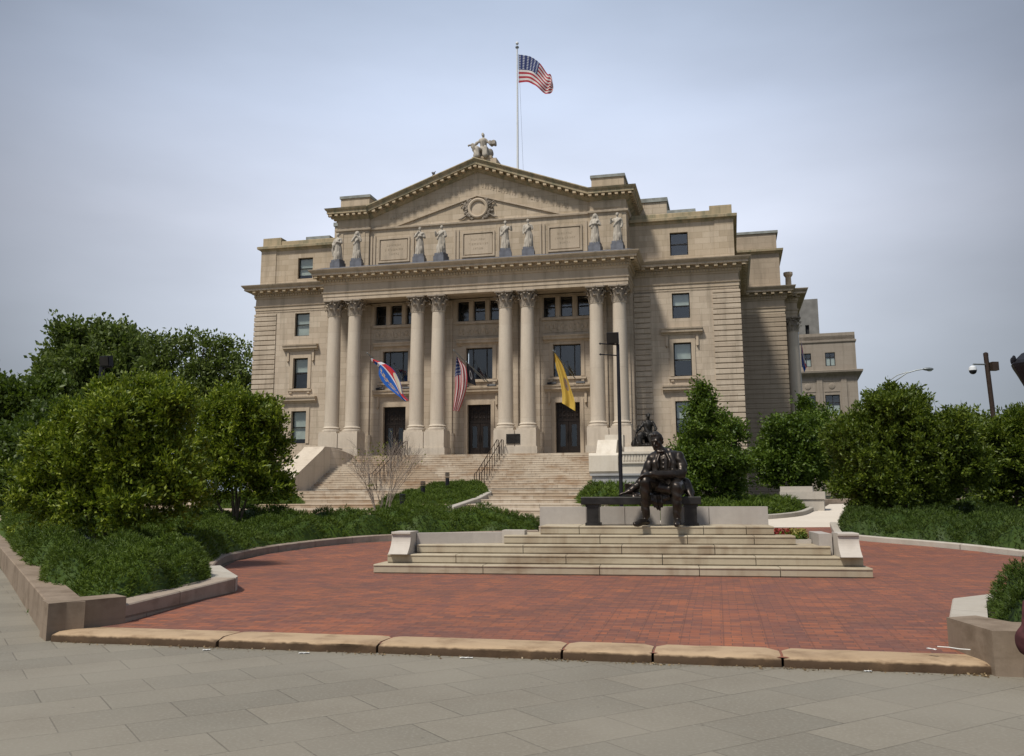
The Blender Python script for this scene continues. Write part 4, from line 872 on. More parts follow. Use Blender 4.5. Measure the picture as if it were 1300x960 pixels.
P += [('e', (.95, 1.3, zb+.1), (.75, .6, .14)), ('p', [((.95, 1.5, zb+.55), .34), ((.98, 1.45, zb+1.0), .25), ((1.02, 1.42, zb+1.35), .26)]), ('c', (.8, 1.4, zb+1.42), (1.25, 1.4, zb+1.42), .13, .13), ('c', (1.02, 1.35, zb+1.5), (1.02, 1.3, zb+1.68), .09, .09),
      ('p', [((.85, 1.35, zb+.6), .25), ((.6, .9, zb+.66), .2), ((.52, .85, zb+.2), .17)]), ('p', [((1.1, 1.35, zb+.6), .25), ((1.2, .85, zb+.62), .2), ((1.25, .8, zb+.15), .17)]),
      ('p', [((.75, 1.4, zb+1.4), .11), ((.5, 1.2, zb+1.05), .09), ((.35, .95, zb+.85), .07)]), ('p', [((1.3, 1.4, zb+1.4), .11), ((1.5, 1.25, zb+1.05), .09), ((1.45, .95, zb+.95), .07)]),
      ('p', [((.2, .9, zb+.1), .05), ((.34, .95, zb+.9), .04), ((.5, 1.0, zb+1.3), .03)]), ('p', [((.3, 1.2, zb+.15), .3), ((.45, 1.2, zb+.5), .22)]), ('e', (1.55, 1.2, zb+.5), (.2, .3, .4))]
P += headprims((1.02, 1.28, zb+1.82), .13, 10, 8)
fs = blob('bronze_figure', P, BRZD, None, .03, 3, lambda c: .02*math.sin(c.x*22+c.z*9+3*mnoise.noise(c*3)), PD.location, -PH)
bp_ = fs; tag(fs, 'dark bronze seated figure on the marble pedestal beside the stairs', 'statue')
# handrails
def rail(s, label):
    o = empty('handrail', B2W(s, -1.0, 4.0), -PH, label, 'handrail', 'handrails on the upper stairs')
    def z(y): return -.15*((-.3-y)/.335) if y < -.3 else 0
    for x in (-.16, .16):
        pts = [(x, .1, .0), (x, .1, .92), (x, -.35, .92)]+[(x, -.3-.5*k, .92+z(-.3-.5*k)) for k in range(1, 11)]+[(x, -5.75, .92+z(-5.5)), (x, -5.75, z(-5.75)-.05)]
        MB().tube(pts, .026, 8).build('top_rail', BROWNM, o)
        for k in range(9): y = -.35-.62*k; MB().tube([(x, y, z(y)-.12), (x, y, .92+z(y))], .022, 8).build('post', BROWNM, o)
    return o
rail(2.3, 'brown metal handrail in the middle of the stairs, right of the juniper wedge'); rail(-4.4, 'brown metal handrail on the left half of the stairs behind the bare shrub')

# ------------------------------------------------------------------ marble figures on the cornice and the gable
def robed(seed, yaw=0, armL='down', armR='bent', scale=1.0, hood=False):
    rr = random.Random(seed); P = []
    lean = rr.uniform(-.06, .06); hx = rr.uniform(-.05, .05)
    P += [('p', [((0, 0, .04), .33), ((hx*.5, 0, .4), .28), ((hx, 0, .85), .235), ((lean*.5, .0, 1.12), .20), ((lean, 0, 1.38), .215), ((lean, 0, 1.5), .16)])]
    P += [('c', (lean-.19, 0, 1.52), (lean+.19, 0, 1.52), .105, .105), ('c', (lean, 0, 1.6), (lean, -.02, 1.72), .07, .07), ('e', (.14, -.12, .3), (.15, .2, .34)), ('e', (-.15, -.1, .35), (.12, .18, .34))]
    for s_, k in ((-1, armL), (1, armR)):
        sx = lean+s_*.24
        if k == 'down': P.append(('p', [((sx, 0, 1.5), .09), ((sx+s_*.06, .0, 1.2), .075), ((sx+s_*.05, -.1, .95), .06)]))
        elif k == 'bent': P.append(('p', [((sx, 0, 1.5), .09), ((sx+s_*.10, -.05, 1.22), .075), ((sx-s_*.14, -.24, 1.28), .06)]))
        elif k == 'chin': P.append(('p', [((sx, 0, 1.5), .09), ((sx+s_*.08, -.16, 1.26), .075), ((lean+s_*.06, -.2, 1.62), .055)]))
        elif k == 'out': P.append(('p', [((sx, 0, 1.5), .09), ((sx+s_*.18, -.08, 1.3), .075), ((sx+s_*.14, -.22, 1.56), .055)]))
        elif k == 'drape': P.append(('p', [((sx, 0, 1.5), .1), ((sx+s_*.10, -.06, 1.2), .1), ((sx+s_*.02, -.18, 1.1), .09), ((sx+s_*.06, -.16, .7), .08), ((sx+s_*.04, -.1, .35), .06)]))
    P += [('p', [((lean+.2, -.08, 1.5), .08), ((0, -.2, 1.3), .07), ((-.2, -.14, 1.05), .07)])]
    P += headprims((lean, -.03, 1.84), .115, rr.uniform(-30, 30), rr.uniform(4, 18), hood, 1.0)
    if hood: P += [('e', (lean, .05, 1.85), (.17, .16, .2)), ('p', [((lean-.14, .05, 1.8), .08), ((lean-.2, .0, 1.5), .08)]), ('p', [((lean+.14, .05, 1.8), .08), ((lean+.2, .0, 1.5), .08)])]
    ph = rr.uniform(0, 6)
    return P, (lambda c: .018*math.sin(math.atan2(c.y, c.x)*13+ph+c.z*2.5+2*mnoise.noise(c*2.5))*(1 if c.z < 1.25 else .35))
STL = [(-10.03, 'drape', 'bent', False, 'leftmost robed stone figure above the portico, at the left corner of the cornice'), (-8.55, 'chin', 'chin', True, 'hooded robed stone figure, second from the left above the portico'),
       (-3.80, 'chin', 'bent', False, 'stone figure with hand at its chin, third from the left above the portico'), (-2.20, 'out', 'drape', False, 'stone figure with one arm out, just left of the middle inscription panel'),
       (2.48, 'down', 'out', False, 'stone figure raising its forearm, just right of the middle inscription panel'), (4.10, 'down', 'chin', False, 'leaning stone figure in short cloak, third from the right above the portico'),
       (8.74, 'bent', 'bent', True, 'bearded robed stone figure holding its robe, second from the right above the portico'), (10.25, 'out', 'down', False, 'rightmost robed stone figure above the portico, at the right corner of the cornice')]
for i, (s, a, b, h, lb) in enumerate(STL):
    o = empty('stone_figure', B2W(s, -.2, 17.5), -PH+R((-12, 8, 4, -14, 10, 6, -6, -4)[i]), lb, 'statue', 'stone figures along the portico cornice')
    m = MB(); m.box(-.42, .42, -.38, .38, -.02, .42); m.box(-.36, .36, -.33, .33, .42, .62); m.build('plinth', LEAD, o)
    P, fo = robed(i+3, 0, a, b, 1, h); f_ = blob('robed_figure', P, STATST, o, .03, 2, fo, (0, 0, .60), None, 1.04)
# seated figure on top of the gable
o = empty('gable_figure', B2W(.42, 1.35, 25.3), -PH, 'weathered stone seated figure with spread arms on the peak of the gable', 'statue')
m = MB(); m.box(-1.0, 1.1, -.4, 1.2, -.45, .0); m.box(-.72, .75, -.42, .6, .0, .2); m.build('plinth', ATTIC, o)
P = [('b', -.55, .55, -.05, .5, .5, 1.25), ('p', [((0, .1, 1.1), .33), ((0, .05, 1.45), .24), ((0, .0, 1.8), .26)]), ('c', (-.22, 0, 1.88), (.22, 0, 1.88), .12, .12), ('c', (0, 0, 1.95), (0, -.02, 2.1), .08, .08),
     ('p', [((-.15, 0, 1.15), .24), ((-.3, -.45, 1.15), .19), ((-.3, -.5, .6), .2)]), ('p', [((.15, 0, 1.15), .24), ((.28, -.45, 1.12), .19), ((.3, -.52, .6), .2)]), ('p', [((-.26, 0, 1.85), .11), ((-.55, -.1, 1.6), .09), ((-.78, -.15, 1.62), .07), ((-.98, -.2, 1.52), .06)]),
     ('p', [((.26, 0, 1.85), .11), ((.52, -.05, 1.55), .09), ((.8, -.1, 1.65), .08)]), ('e', (-.62, .1, 1.35), (.2, .3, .3)), ('b', .5, .95, -.25, .2, 1.45, 1.75), ('b', -.85, -.5, -.2, .3, 1.35, 1.6), ('e', (-.45, 0, .85), (.25, .35, .4)), ('e', (.5, 0, .85), (.22, .35, .4))]
P += headprims((0, -.02, 2.24), .14, 0, 8)
blob('seated_figure', P, STATST, o, .035, 2, lambda c: .025*math.sin(c.x*20+c.z*6+3*mnoise.noise(c*2)), (0, 0, -.42), None, 1.05)
# small bird-like finial on the left rake
tag(blob('roof_finial', [('c', (0, 0, 0), (0, 0, .25), .08, .06), ('e', (.02, 0, .35), (.16, .1, .09), 30, 'Y'), ('c', (.12, 0, .42), (.2, 0, .48), .05, .03)], LEAD, None, .03, 2, None, B2W(-3.2, .8, GA-3.2*sl_-.02), -PH), 'small dark finial on the left slope of the gable', 'finial')

# ------------------------------------------------------------------ flags
def nodeflag(name, kind):
    m, n, l, b = newmat(name); b.inputs['Roughness'].default_value = .8
    u = n.new('ShaderNodeUVMap'); sp = n.new('ShaderNodeSeparateXYZ'); l.new(u.outputs[0], sp.inputs[0]); U, V = sp.outputs[0], sp.outputs[1]
    mm = lambda op, a, c=None: mth(op, a, c, nodes=n, links=l)
    if kind == 'us':
        s_ = mm('LESS_THAN', mm('FRACT', mm('MULTIPLY', V, 6.5)), .5); c = mixc(n, l, s_, (.72, .68, .66), (.42, .03, .05))
        can = mm('MULTIPLY', mm('LESS_THAN', U, .4), mm('GREATER_THAN', V, 6/13))
        fx = mm('FRACT', mm('MULTIPLY', U, 15)); fy = mm('FRACT', mm('MULTIPLY', V, 16.7)); d = mm('ADD', mm('POWER', mm('SUBTRACT', fx, .5), 2), mm('POWER', mm('SUBTRACT', fy, .5), 2))
        row = mm('FLOOR', mm('MULTIPLY', V, 16.7)); coln = mm('FLOOR', mm('MULTIPLY', U, 15)); 
        star = mm('LESS_THAN', d, .06); cc = mixc(n, l, star, (.02, .035, .14), (.6, .62, .68)); c = mixc(n, l, can, c, cc)
    elif kind == 'ny':
        c = mixc(n, l, 0.0, (.62, .43, .08), (0, 0, 0)); d = mm('ADD', mm('POWER', mm('MULTIPLY', mm('SUBTRACT', U, .5), 1.5), 2), mm('POWER', mm('SUBTRACT', V, .62), 2))
        z = n.new('ShaderNodeTexVoronoi'); z.inputs['Scale'].default_value = 16; l.new(u.outputs[0], z.inputs[0]); e = mixc(n, l, mm('LESS_THAN', z.outputs[0], .38), (.34, .22, .12), (.13, .17, .27)); c = mixc(n, l, mm('LESS_THAN', d, .028), c, e)
    elif kind == 'blue':
        c = mixc(n, l, 0.0, (.015, .12, .5), (0, 0, 0)); c = mixc(n, l, mm('GREATER_THAN', V, .56), c, (.75, .76, .8)); c = mixc(n, l, mm('GREATER_THAN', V, .63), c, (.55, .03, .04))
        d = mm('ADD', mm('POWER', mm('SUBTRACT', U, .62), 2), mm('POWER', mm('SUBTRACT', V, .86), 2)); c = mixc(n, l, mm('LESS_THAN', d, .035), c, (.66, .62, .5)); c = mixc(n, l, mm('GREATER_THAN', V, .96), c, (.03, .05, .35))
        e = mm('MULTIPLY', mm('GREATER_THAN', U, .14), mm('LESS_THAN', U, .20)); c = mixc(n, l, e, c, (.75, .76, .8)); z = n.new('ShaderNodeTexNoise'); z.inputs['Scale'].default_value = 22; z.inputs['Detail'].default_value = 0; l.new(u.outputs[0], z.inputs[0]); e = mm('MULTIPLY', mm('MULTIPLY', mm('GREATER_THAN', V, .20), mm('LESS_THAN', V, .36)), mm('MULTIPLY', mm('GREATER_THAN', U, .26), mm('LESS_THAN', U, .78))); c = mixc(n, l, mm('MULTIPLY', e, mm('GREATER_THAN', z.outputs[0], .5)), c, (.6, .42, .2)); c = mixc(n, l, mm('LESS_THAN', U, .06), c, (.75, .76, .8)); e = mm('MULTIPLY', mm('GREATER_THAN', U, .04), mm('LESS_THAN', U, .08)); c = mixc(n, l, e, c, (.55, .03, .04))
    else:
        c = mixc(n, l, 0.0, (.012, .012, .02), (0, 0, 0)); d = mm('ADD', mm('POWER', mm('SUBTRACT', U, .5), 2), mm('POWER', mm('SUBTRACT', V, .5), 2)); c = mixc(n, l, mm('LESS_THAN', d, .05), c, (.4, .4, .42)); c = mixc(n, l, mm('LESS_THAN', d, .03), c, (.015, .015, .02))
    l.new(c, b.inputs['Base Color']); tr = n.new('ShaderNodeBsdfTranslucent'); l.new(c, tr.inputs[0]); x = n.new('ShaderNodeMixShader'); x.inputs[0].default_value = .35; l.new(b.outputs[0], x.inputs[1]); l.new(tr.outputs[0], x.inputs[2]); l.new(x.outputs[0], n['Material Output'].inputs[0]); return m
FL = {k: nodeflag('flag_'+k, k) for k in ('us', 'ny', 'blue', 'dark')}
def flag(name, mat, top, bot, wav, parent=None, nu=36, nv=20):
    """top and bot: polylines (hoist to fly) in courthouse (s,y,z)"""
    def ev(P, t):
        q = t*(len(P)-1); i = min(int(q), len(P)-2); f = q-i; p0 = Vector(P[max(i-1, 0)]); p1 = Vector(P[i]); p2 = Vector(P[i+1]); p3 = Vector(P[min(i+2, len(P)-1)])
        return .5*((2*p1)+(-p0+p2)*f+(2*p0-5*p1+4*p2-p3)*f*f+(-p0+3*p1-3*p2+p3)*f**3)
    v = []; uv = []
    for i in range(nu+1):
        for j in range(nv+1):
            t = i/nu; w = j/nv; p = ev(bot, t).lerp(ev(top, t), w); p.y += wav(t, w); v.append(B2W(*p)); uv.append((t, w))
    f = [(i*(nv+1)+j, (i+1)*(nv+1)+j, (i+1)*(nv+1)+j+1, i*(nv+1)+j+1) for i in range(nu) for j in range(nv)]
    c = v[nv]; v2 = [tuple(p-c) for p in v]; me = bpy.data.meshes.new(name); me.from_pydata(v2, [], f); ul = me.uv_layers.new(name='UVMap')
    for lp in me.loops: ul.data[lp.index].uv = uv[lp.vertex_index]
    me.materials.append(mat); me.shade_smooth(); return link(name, me, parent, None, c)
# on the roof
FPs = 2.95; FPy = 1.6
fp = empty('flagpole', B2W(FPs, FPy, 23.8), -PH, 'tall white flagpole rising behind the gable of the courthouse roof', 'flagpole')
MB().tube([(0, 0, 0), (0, 0, 10.25)], [.085, .055], 12).build('pole', WHITEM, fp, True); MB().sphere((0, 0, 10.47), .12, 12, 8).build('ball', WHITEM, fp, True); MB().lathe([(.12, 10.1), (.14, 10.17), (.08, 10.25)], n=12).build('truck', GREYM, fp, True)
MB().tube([(.42, 0, .3), (.12, 0, 9.3)], .008, 4).build('halyard', GREYM, fp); MB().lathe([(.2, 0), (.2, .3), (.1, .4)], n=12).build('base', GREYM, fp)
z0_ = 33.4
o = flag('flag', FL['us'], [(FPs+.1, FPy, z0_), (FPs+1.0, FPy, z0_-.32), (FPs+1.7, FPy, z0_-.9), (FPs+2.25, FPy, z0_-1.75), (FPs+2.55, FPy, z0_-2.0), (FPs+2.65, FPy, z0_-2.6)], [(FPs+.1, FPy, z0_-2.25), (FPs+.75, FPy, z0_-2.25), (FPs+1.3, FPy, z0_-2.6), (FPs+1.9, FPy, z0_-3.15), (FPs+2.3, FPy, z0_-3.3), (FPs+2.72, FPy, z0_-3.3)],
         lambda t, w: .28*t*math.sin(t*11+w*2.2)+.1*math.sin(t*23-w*5)*t, None, nu=60, nv=26)
tag(o, 'american flag with stars and stripes flying from the pole on the courthouse roof', 'flag')
# over the doors
def staff(s0, s1, z0, z1, nm='flag_staff', y0=DY-.3, y1=.1-.55): MB().tube([(s0, y0, z0), (s1, y1, z1)], [.035, .028], 8).build(nm, GREYM, CH); MB().sphere((s1, y1, z1), .06, 8, 6).build('staff_finial', GREYM, CH)
fy = -.4
for c, nm in ((-6.3, 0), (0, 0), (6.3, 0)): pass
staff(-5.9, -7.5, 9.3, 11.2, y1=fy); staff(.5, -1.15, 9.2, 11.15, y1=fy); staff(6.9, 5.8, 9.2, 10.85, y1=fy); staff(.75, -.35, 9.15, 10.35, y1=-.1)
tag(flag('flag', FL['blue'], [(-7.16, fy, 10.8), (-6.21, fy, 10.42), (-5.5, fy, 9.93), (-4.97, fy, 9.08), (-4.78, fy, 8.25), (-4.43, fy, 7.81)], [(-7.22, fy, 10.66), (-6.72, fy, 10.19), (-6.60, fy, 9.6), (-6.05, fy, 8.85), (-5.2, fy, 8.15), (-4.66, fy, 7.7)],
         lambda t, w: .16*math.sin(t*8+w*6)), 'blue, red and white flag on an angled staff over the left door', 'flag')
# gold letters worn illegible by the folds, laid along the blue field
tag(flag('flag', FL['us'], [(-.94, fy, 10.7), (-1.1, fy, 9.5), (-1.09, fy, 8.42), (-1.22, fy, 7.0)], [(-.80, fy, 10.55), (-.30, fy, 9.9), (-.28, fy, 8.5), (-.80, fy, 6.95)], lambda t, w: .14*math.sin(w*13+t*2)), 'american flag hanging limp from an angled staff over the middle door', 'flag')
tag(flag('flag', FL['ny'], [(5.9, fy, 10.7), (6.38, fy, 9.94), (6.74, fy, 8.97), (6.98, fy, 8.2), (7.22, fy, 7.4), (7.24, fy, 6.75)], [(5.88, fy, 10.6), (5.92, fy, 9.9), (6.15, fy, 8.99), (6.32, fy, 8.1), (6.34, fy, 7.5), (6.34, fy, 7.32)], lambda t, w: .13*math.sin(w*9+t*3)), 'golden yellow flag with a small crest hanging over the right door', 'flag')
tag(flag('flag', FL['dark'], [(-.3, -.1, 10.25), (-.28, -.1, 9.6), (-.25, -.1, 8.95)], [(.1, 0, 9.85), (.2, 0, 9.3), (.32, 0, 8.7)], lambda t, w: .08*math.sin(w*9+t*3)), 'black flag with a pale disc partly behind the hanging american flag', 'flag')

# ------------------------------------------------------------------ far buildings
fb0 = at(1098, 560, 118); FB = empty('office_building', (fb0.x, fb0.y, 0), -R(17), 'tan stone office block with flat roof behind the right end of the courthouse', 'building')
hl = []
wins = []
for x in (-3.9, -10.0+0.0, -1e9):
    pass
xs_ = [-3.6, -6.6, -9.6, -12.6, -15.6, -18.6]
for x in xs_: wins += [(x, .62, 17.9, 19.7), (x, .9, 11.3, 14.1), (x, .9, 7.2, 9.8)]
holes = [(x-w, x+w, a, b) for x, w, a, b in wins]
MB().wall(-24, -.4, 0, 21.9, 0, holes, .4).build('wall', FARST, FB); MB().box(-24, -.42, .5, 16, 0, 21.9).build('rear_wall', FARST, FB); MB().quad((-.4, 0, 0), (-.4, 16, 0), (-.4, 16, 21.9), (-.4, 0, 21.9)).build('side_wall', FARST, FB)
MB().sweep([(-24, 0), (-.4, 0), (-.4, 16)], [(-.2, 16.3), (0, 16.3), (.1, 16.5), (.7, 17.0), (.75, 17.25), (0, 17.4), (-.2, 17.4)]).build('cornice', FARST, FB)
MB().sweep([(-24, 0), (-.4, 0), (-.4, 16)], [(-.3, 20.9), (.0, 20.9), (.14, 21.1), (.16, 21.3), (0, 21.35), (0, 22.3), (-.3, 22.3)]).build('parapet', FARST, FB)
m = MB()
for x in xs_+[-.9]: m.box(x+1.15 if x != -.9 else -.0, (x+1.85) if x != -.9 else .001, -.12, 0, 0, 16.3) if x != -.9 else None
m.build('pilaster', FARST, FB)
for x in xs_:
    m = MB(); m.box(x-.95, x+.95, -.06, 0, 14.5, 14.62); m.box(x-.95, x+.95, -.06, 0, 15.9, 16.02); m.sphere((x, -.02, 15.25), (.42, .08, .42), 12, 8); m.build('carved_panel', FARST, FB)
for i, (x, w, a, b) in enumerate(wins):
    g = MB()
    for q in ((x-w, x-w+.09, a, b), (x+w-.09, x+w, a, b), (x-w, x+w, a, a+.09), (x-w, x+w, b-.09, b), (x-w, x+w, a+(b-a)*.62, a+(b-a)*.62+.08), (x-.04, x+.04, a, b)): g.box(q[0], q[1], .25, .3, q[2], q[3])
    o = g.build('window', FRAME, FB); MB().quad((x-w, .31, a), (x+w, .31, a), (x+w, .31, b), (x-w, .31, b)).build('pane', GLASS, o); MB().box(x-w, x+w, .34, .35, a+.08, a+(b-a)*(.5 if i % 2 else .62)).build('blind', BLIND, o) if i % 3 != 1 or i < 3 else None
    MB().box(x-w, x+w, .36, .37, a, b).build('dark_interior', DARKR, o)
tb = at(1045, 500, 150); TB = empty('tower_block', (tb.x, tb.y, 0), -R(17), 'grey concrete tower rising behind the office block', 'building')
tw_h = [(-2.2, -1.6, 25.8, 29.2), (-4.8, -4.2, 25.8, 29.2), (-3.6, -3.0, 30.2, 33), (-1.9, -1.3, 22.5, 24), (-7.4, -6.8, 25.8, 29.2)]
GRC = simple('grey_concrete', (.17, .165, .155), .9, 0, .2, 1)
MB().wall(-14, 0, 0, 33.6, 0, tw_h, .5).build('wall', GRC, TB); MB().box(-14, -.01, .52, 9, 0, 33.58).build('rear_wall', GRC, TB); MB().quad((0, 0, 0), (0, 9, 0), (0, 9, 33.6), (0, 0, 33.6)).build('side_wall', GRC, TB)
for a, b, c, d in tw_h: MB().box(a, b, .4, .48, c, d).build('window', DARKR, TB)
# blue flag on a white pole beside the east colonnade
p = at(1018, 520, 80); fq = empty('flagpole', (p.x, p.y, 3.0), 0, 'slim white flagpole standing beside the east columns of the courthouse', 'flagpole')
MB().tube([(0, 0, 0), (-.05, 0, 12.3)], [.2, .13], 10).build('pole', WHITEM, fq, True); MB().sphere((-.05, 0, 12.4), .18, 10, 8).build('ball', WHITEM, fq, True)
q = at(1017, 432, 79.8); s_, y_ = W2B(q.x, q.y)
tag(flag('flag', FL['blue'], [(s_, y_, q.z+.1), (s_+.15, y_, q.z-1.2), (s_+.35, y_, q.z-2.4)], [(s_-.02, y_, q.z-.6), (s_-.05, y_, q.z-1.8), (s_+.1, y_, q.z-2.9)], lambda t, w: .1*math.sin(w*8)), 'limp dark blue flag on the slim pole beside the east columns', 'flag')

# ------------------------------------------------------------------ lamps and poles
def pole_root(name, px, py, Y, label, cat, group=None):
    p = at(px, py, Y); return empty(name, (p.x, p.y, terr(p.y)), 0, label, cat, group), p
o, p = pole_root('floodlight_pole', 788, 600, 25, 'tall black floodlight pole with two side bars behind the bronze bench', 'floodlight'); H = at(787, 437, 25).z-terr(25)
MB().tube([(0, 0, 0), (0, 0, H)], [.055, .045], 12).build('pole', DARKM, o, True); MB().lathe([(.14, 0), (.14, .03), (.08, .06)], n=12).build('base', DARKM, o)
for dz in (0, .30): m = MB(); m.tube([(0, 0, H-dz-.02), (-.50, -.1, H-dz-.0)], .018, 6); m.sphere((-.5, -.1, H-dz), .03, 6, 5); m.build('side_bar', DARKM, o)
ax = (Vector((.96, -.25, 0)).normalized(), Vector((.25, .96, .2)).normalized()); ax = (ax[0], ax[1], ax[0].cross(ax[1]).normalized())
m = MB(); m.obox((-.14, -.05, H+.16), ax, (.16, .07, .16)); f_ = m.build('lamp_head', DARKM, o); m = MB(); m.obox((-.14-.02, -.05-.08, H+.15), ax, (.14, .005, .14)); m.build('lens', FRAME, f_); m = MB()
for k in range(5): m.obox((-.14+.018*1, -.05+.085, H+.05+.05*k), ax, (.15, .02, .008))
m.build('cooling_fins', DARKM, f_); MB().tube([(0, 0, H-.05), (-.03, 0, H+.05)], .03, 6).build('bracket', DARKM, f_)
o, p = pole_root('floodlight_pole', 122, 560, 21, 'black floodlight pole rising out of the left trees', 'floodlight'); H = at(124, 466, 21).z-terr(21)
MB().tube([(0, 0, 0), (.02, 0, H)], .06, 12).build('pole', DARKM, o, True)
for dz in (.0, .27): MB().tube([(0, 0, H-dz-.02), (.28, -.05, H-dz)], .02, 6).build('side_bar', DARKM, o)
m = MB(); m.obox((.13, -.05, H+.13), ax, (.13, .07, .12)); f_ = m.build('lamp_head', DARKM, o); m = MB(); m.obox((.11, -.13, H+.12), ax, (.11, .005, .1)); m.build('lens', FRAME, f_)
# cobra-head street lamp
o, p = pole_root('street_lamp', 1133, 560, 70, 'grey street lamp with a long curved arm above the right trees', 'street lamp'); H = at(1133, 482, 70).z-terr(70); k = 70/1160
MB().tube([(0, 0, 0), (0, 0, H)], [.14, .09], 10).build('pole', GREYM, o, True)
MB().tube([(0, 0, H-.9), (.5, -.3, H-.1), (1.2, -.6, H+.42), (1.9, -.8, H+.62), (2.4, -1, H+.68)], .045, 8).build('arm', GREYM, o, True); MB().tube([(0, 0, H-.15), (.6, -.3, H+.3), (1.3, -.6, H+.52)], .035, 8).build('brace', GREYM, o, True)
m = MB(); m.sphere((2.65, -1.1, H+.66), (.42, .2, .13), 14, 8); f_ = m.build('lamp_head', GREYM, o, True); MB().sphere((2.75, -1.1, H+.58), (.22, .14, .1), 12, 8).build('lens', BLIND, f_, True)
MB().sphere((-.25, -.1, H-1.6), (.4, .3, .35), 12, 8).build('junction_box', DARKM, o, True)
o, p = pole_root('street_lamp', 1149, 560, 110, 'distant small street lamp seen just over the right magnolia', 'street lamp'); H = at(1149, 493, 110).z-terr(110)
MB().tube([(0, 0, 0), (0, 0, H)], .1, 8).build('pole', GREYM, o, True); MB().tube([(0, 0, H-.6), (.3, 0, H+.1), (.9, 0, H-.1)], .05, 8).build('arm', GREYM, o, True); MB().sphere((1.1, 0, H-.12), (.45, .2, .14), 10, 6).build('lamp_head', GREYM, o, True)
# camera pole
o, p = pole_root('camera_pole', 1268, 560, 38, 'dark pole with a dome security camera on a short arm and a steel box', 'camera pole'); H = at(1261, 452, 38).z-terr(38)
MB().tube([(0, 0, 0), (-.22, 0, H)], .095, 12).build('pole', BROWNM, o, True); MB().lathe([(.1, 0), (.1, .12), (.03, .16)], (-.22, 0, H), 10).build('cap', BROWNM, o)
MB().tube([(-.2, 0, H-.36), (-.82, -.1, H-.36), (-.87, -.1, H-.46)], .035, 8).build('arm', GREYM, o, True); d_ = MB().lathe([(.05, 0), (.14, -.06), (.16, -.16), (.16, -.2)], (-.87, -.1, H-.42), 14).build('camera_housing', WHITEM, o, True); MB().sphere((-.87, -.1, H-.64), .15, 12, 8).build('camera_dome', DARKM, d_, True)
MB().box(-.05, .22, -.14, .14, H-.62, H-.26).build('steel_box', BROWNM, o)
# ornamental lantern at the right edge
o, p = pole_root('lantern_post', 1322, 560, 16, 'black ornamental lantern cut by the right edge of the photo', 'lantern'); H = at(1322, 506, 16).z
MB().tube([(0, 0, 0), (0, 0, H)], .06, 10).build('post', DARKM, o, True); MB().lathe([(.07, 0), (.10, .06), (.18, .2), (.28, .42), (.35, .56), (.37, .62), (.33, .68), (.2, .8), (.06, .86), (.03, .95)], (0, 0, H), 8).build('lantern', DARKM, o); m = MB()
for k in range(8): a = k*math.pi/4; m.sphere((.34*math.cos(a), .34*math.sin(a), H+.70), (.04, .04, .07), 6, 5)
m.build('crown_ornaments', DARKM, o)
# bollard lights in the wedge of junipers
for (px, py, pt, Y), lb in zip(((461, 0, 0, 0),)*0, ()): pass
for (px, pt, Y, lb) in ((511, 627, 35, 'black bollard light nearest the bare shrub, lowest of the three'), (537, 611, 41, 'middle black bollard light in the juniper wedge'), (568, 600, 47, 'farthest black bollard light at the top of the juniper wedge')):
    p = at(px, pt, Y); h = .95; o = empty('bollard_light', (p.x, p.y, p.z-h), 0, lb, 'bollard light', 'bollard lights in the juniper wedge')
    MB().lathe([(.10, -.6), (.10, h*.72)], n=14).build('post', DARKM, o, True); m = MB()
    for k in range(3): m.lathe([(.115, h*.74+k*.07), (.125, h*.76+k*.07), (.09, h*.79+k*.07)], n=14)
    m.build('louvre', DARKM, o, True); MB().lathe([(.12, h*.95), (.12, h*.98), (.07, h)], n=14).build('cap', DARKM, o, True)

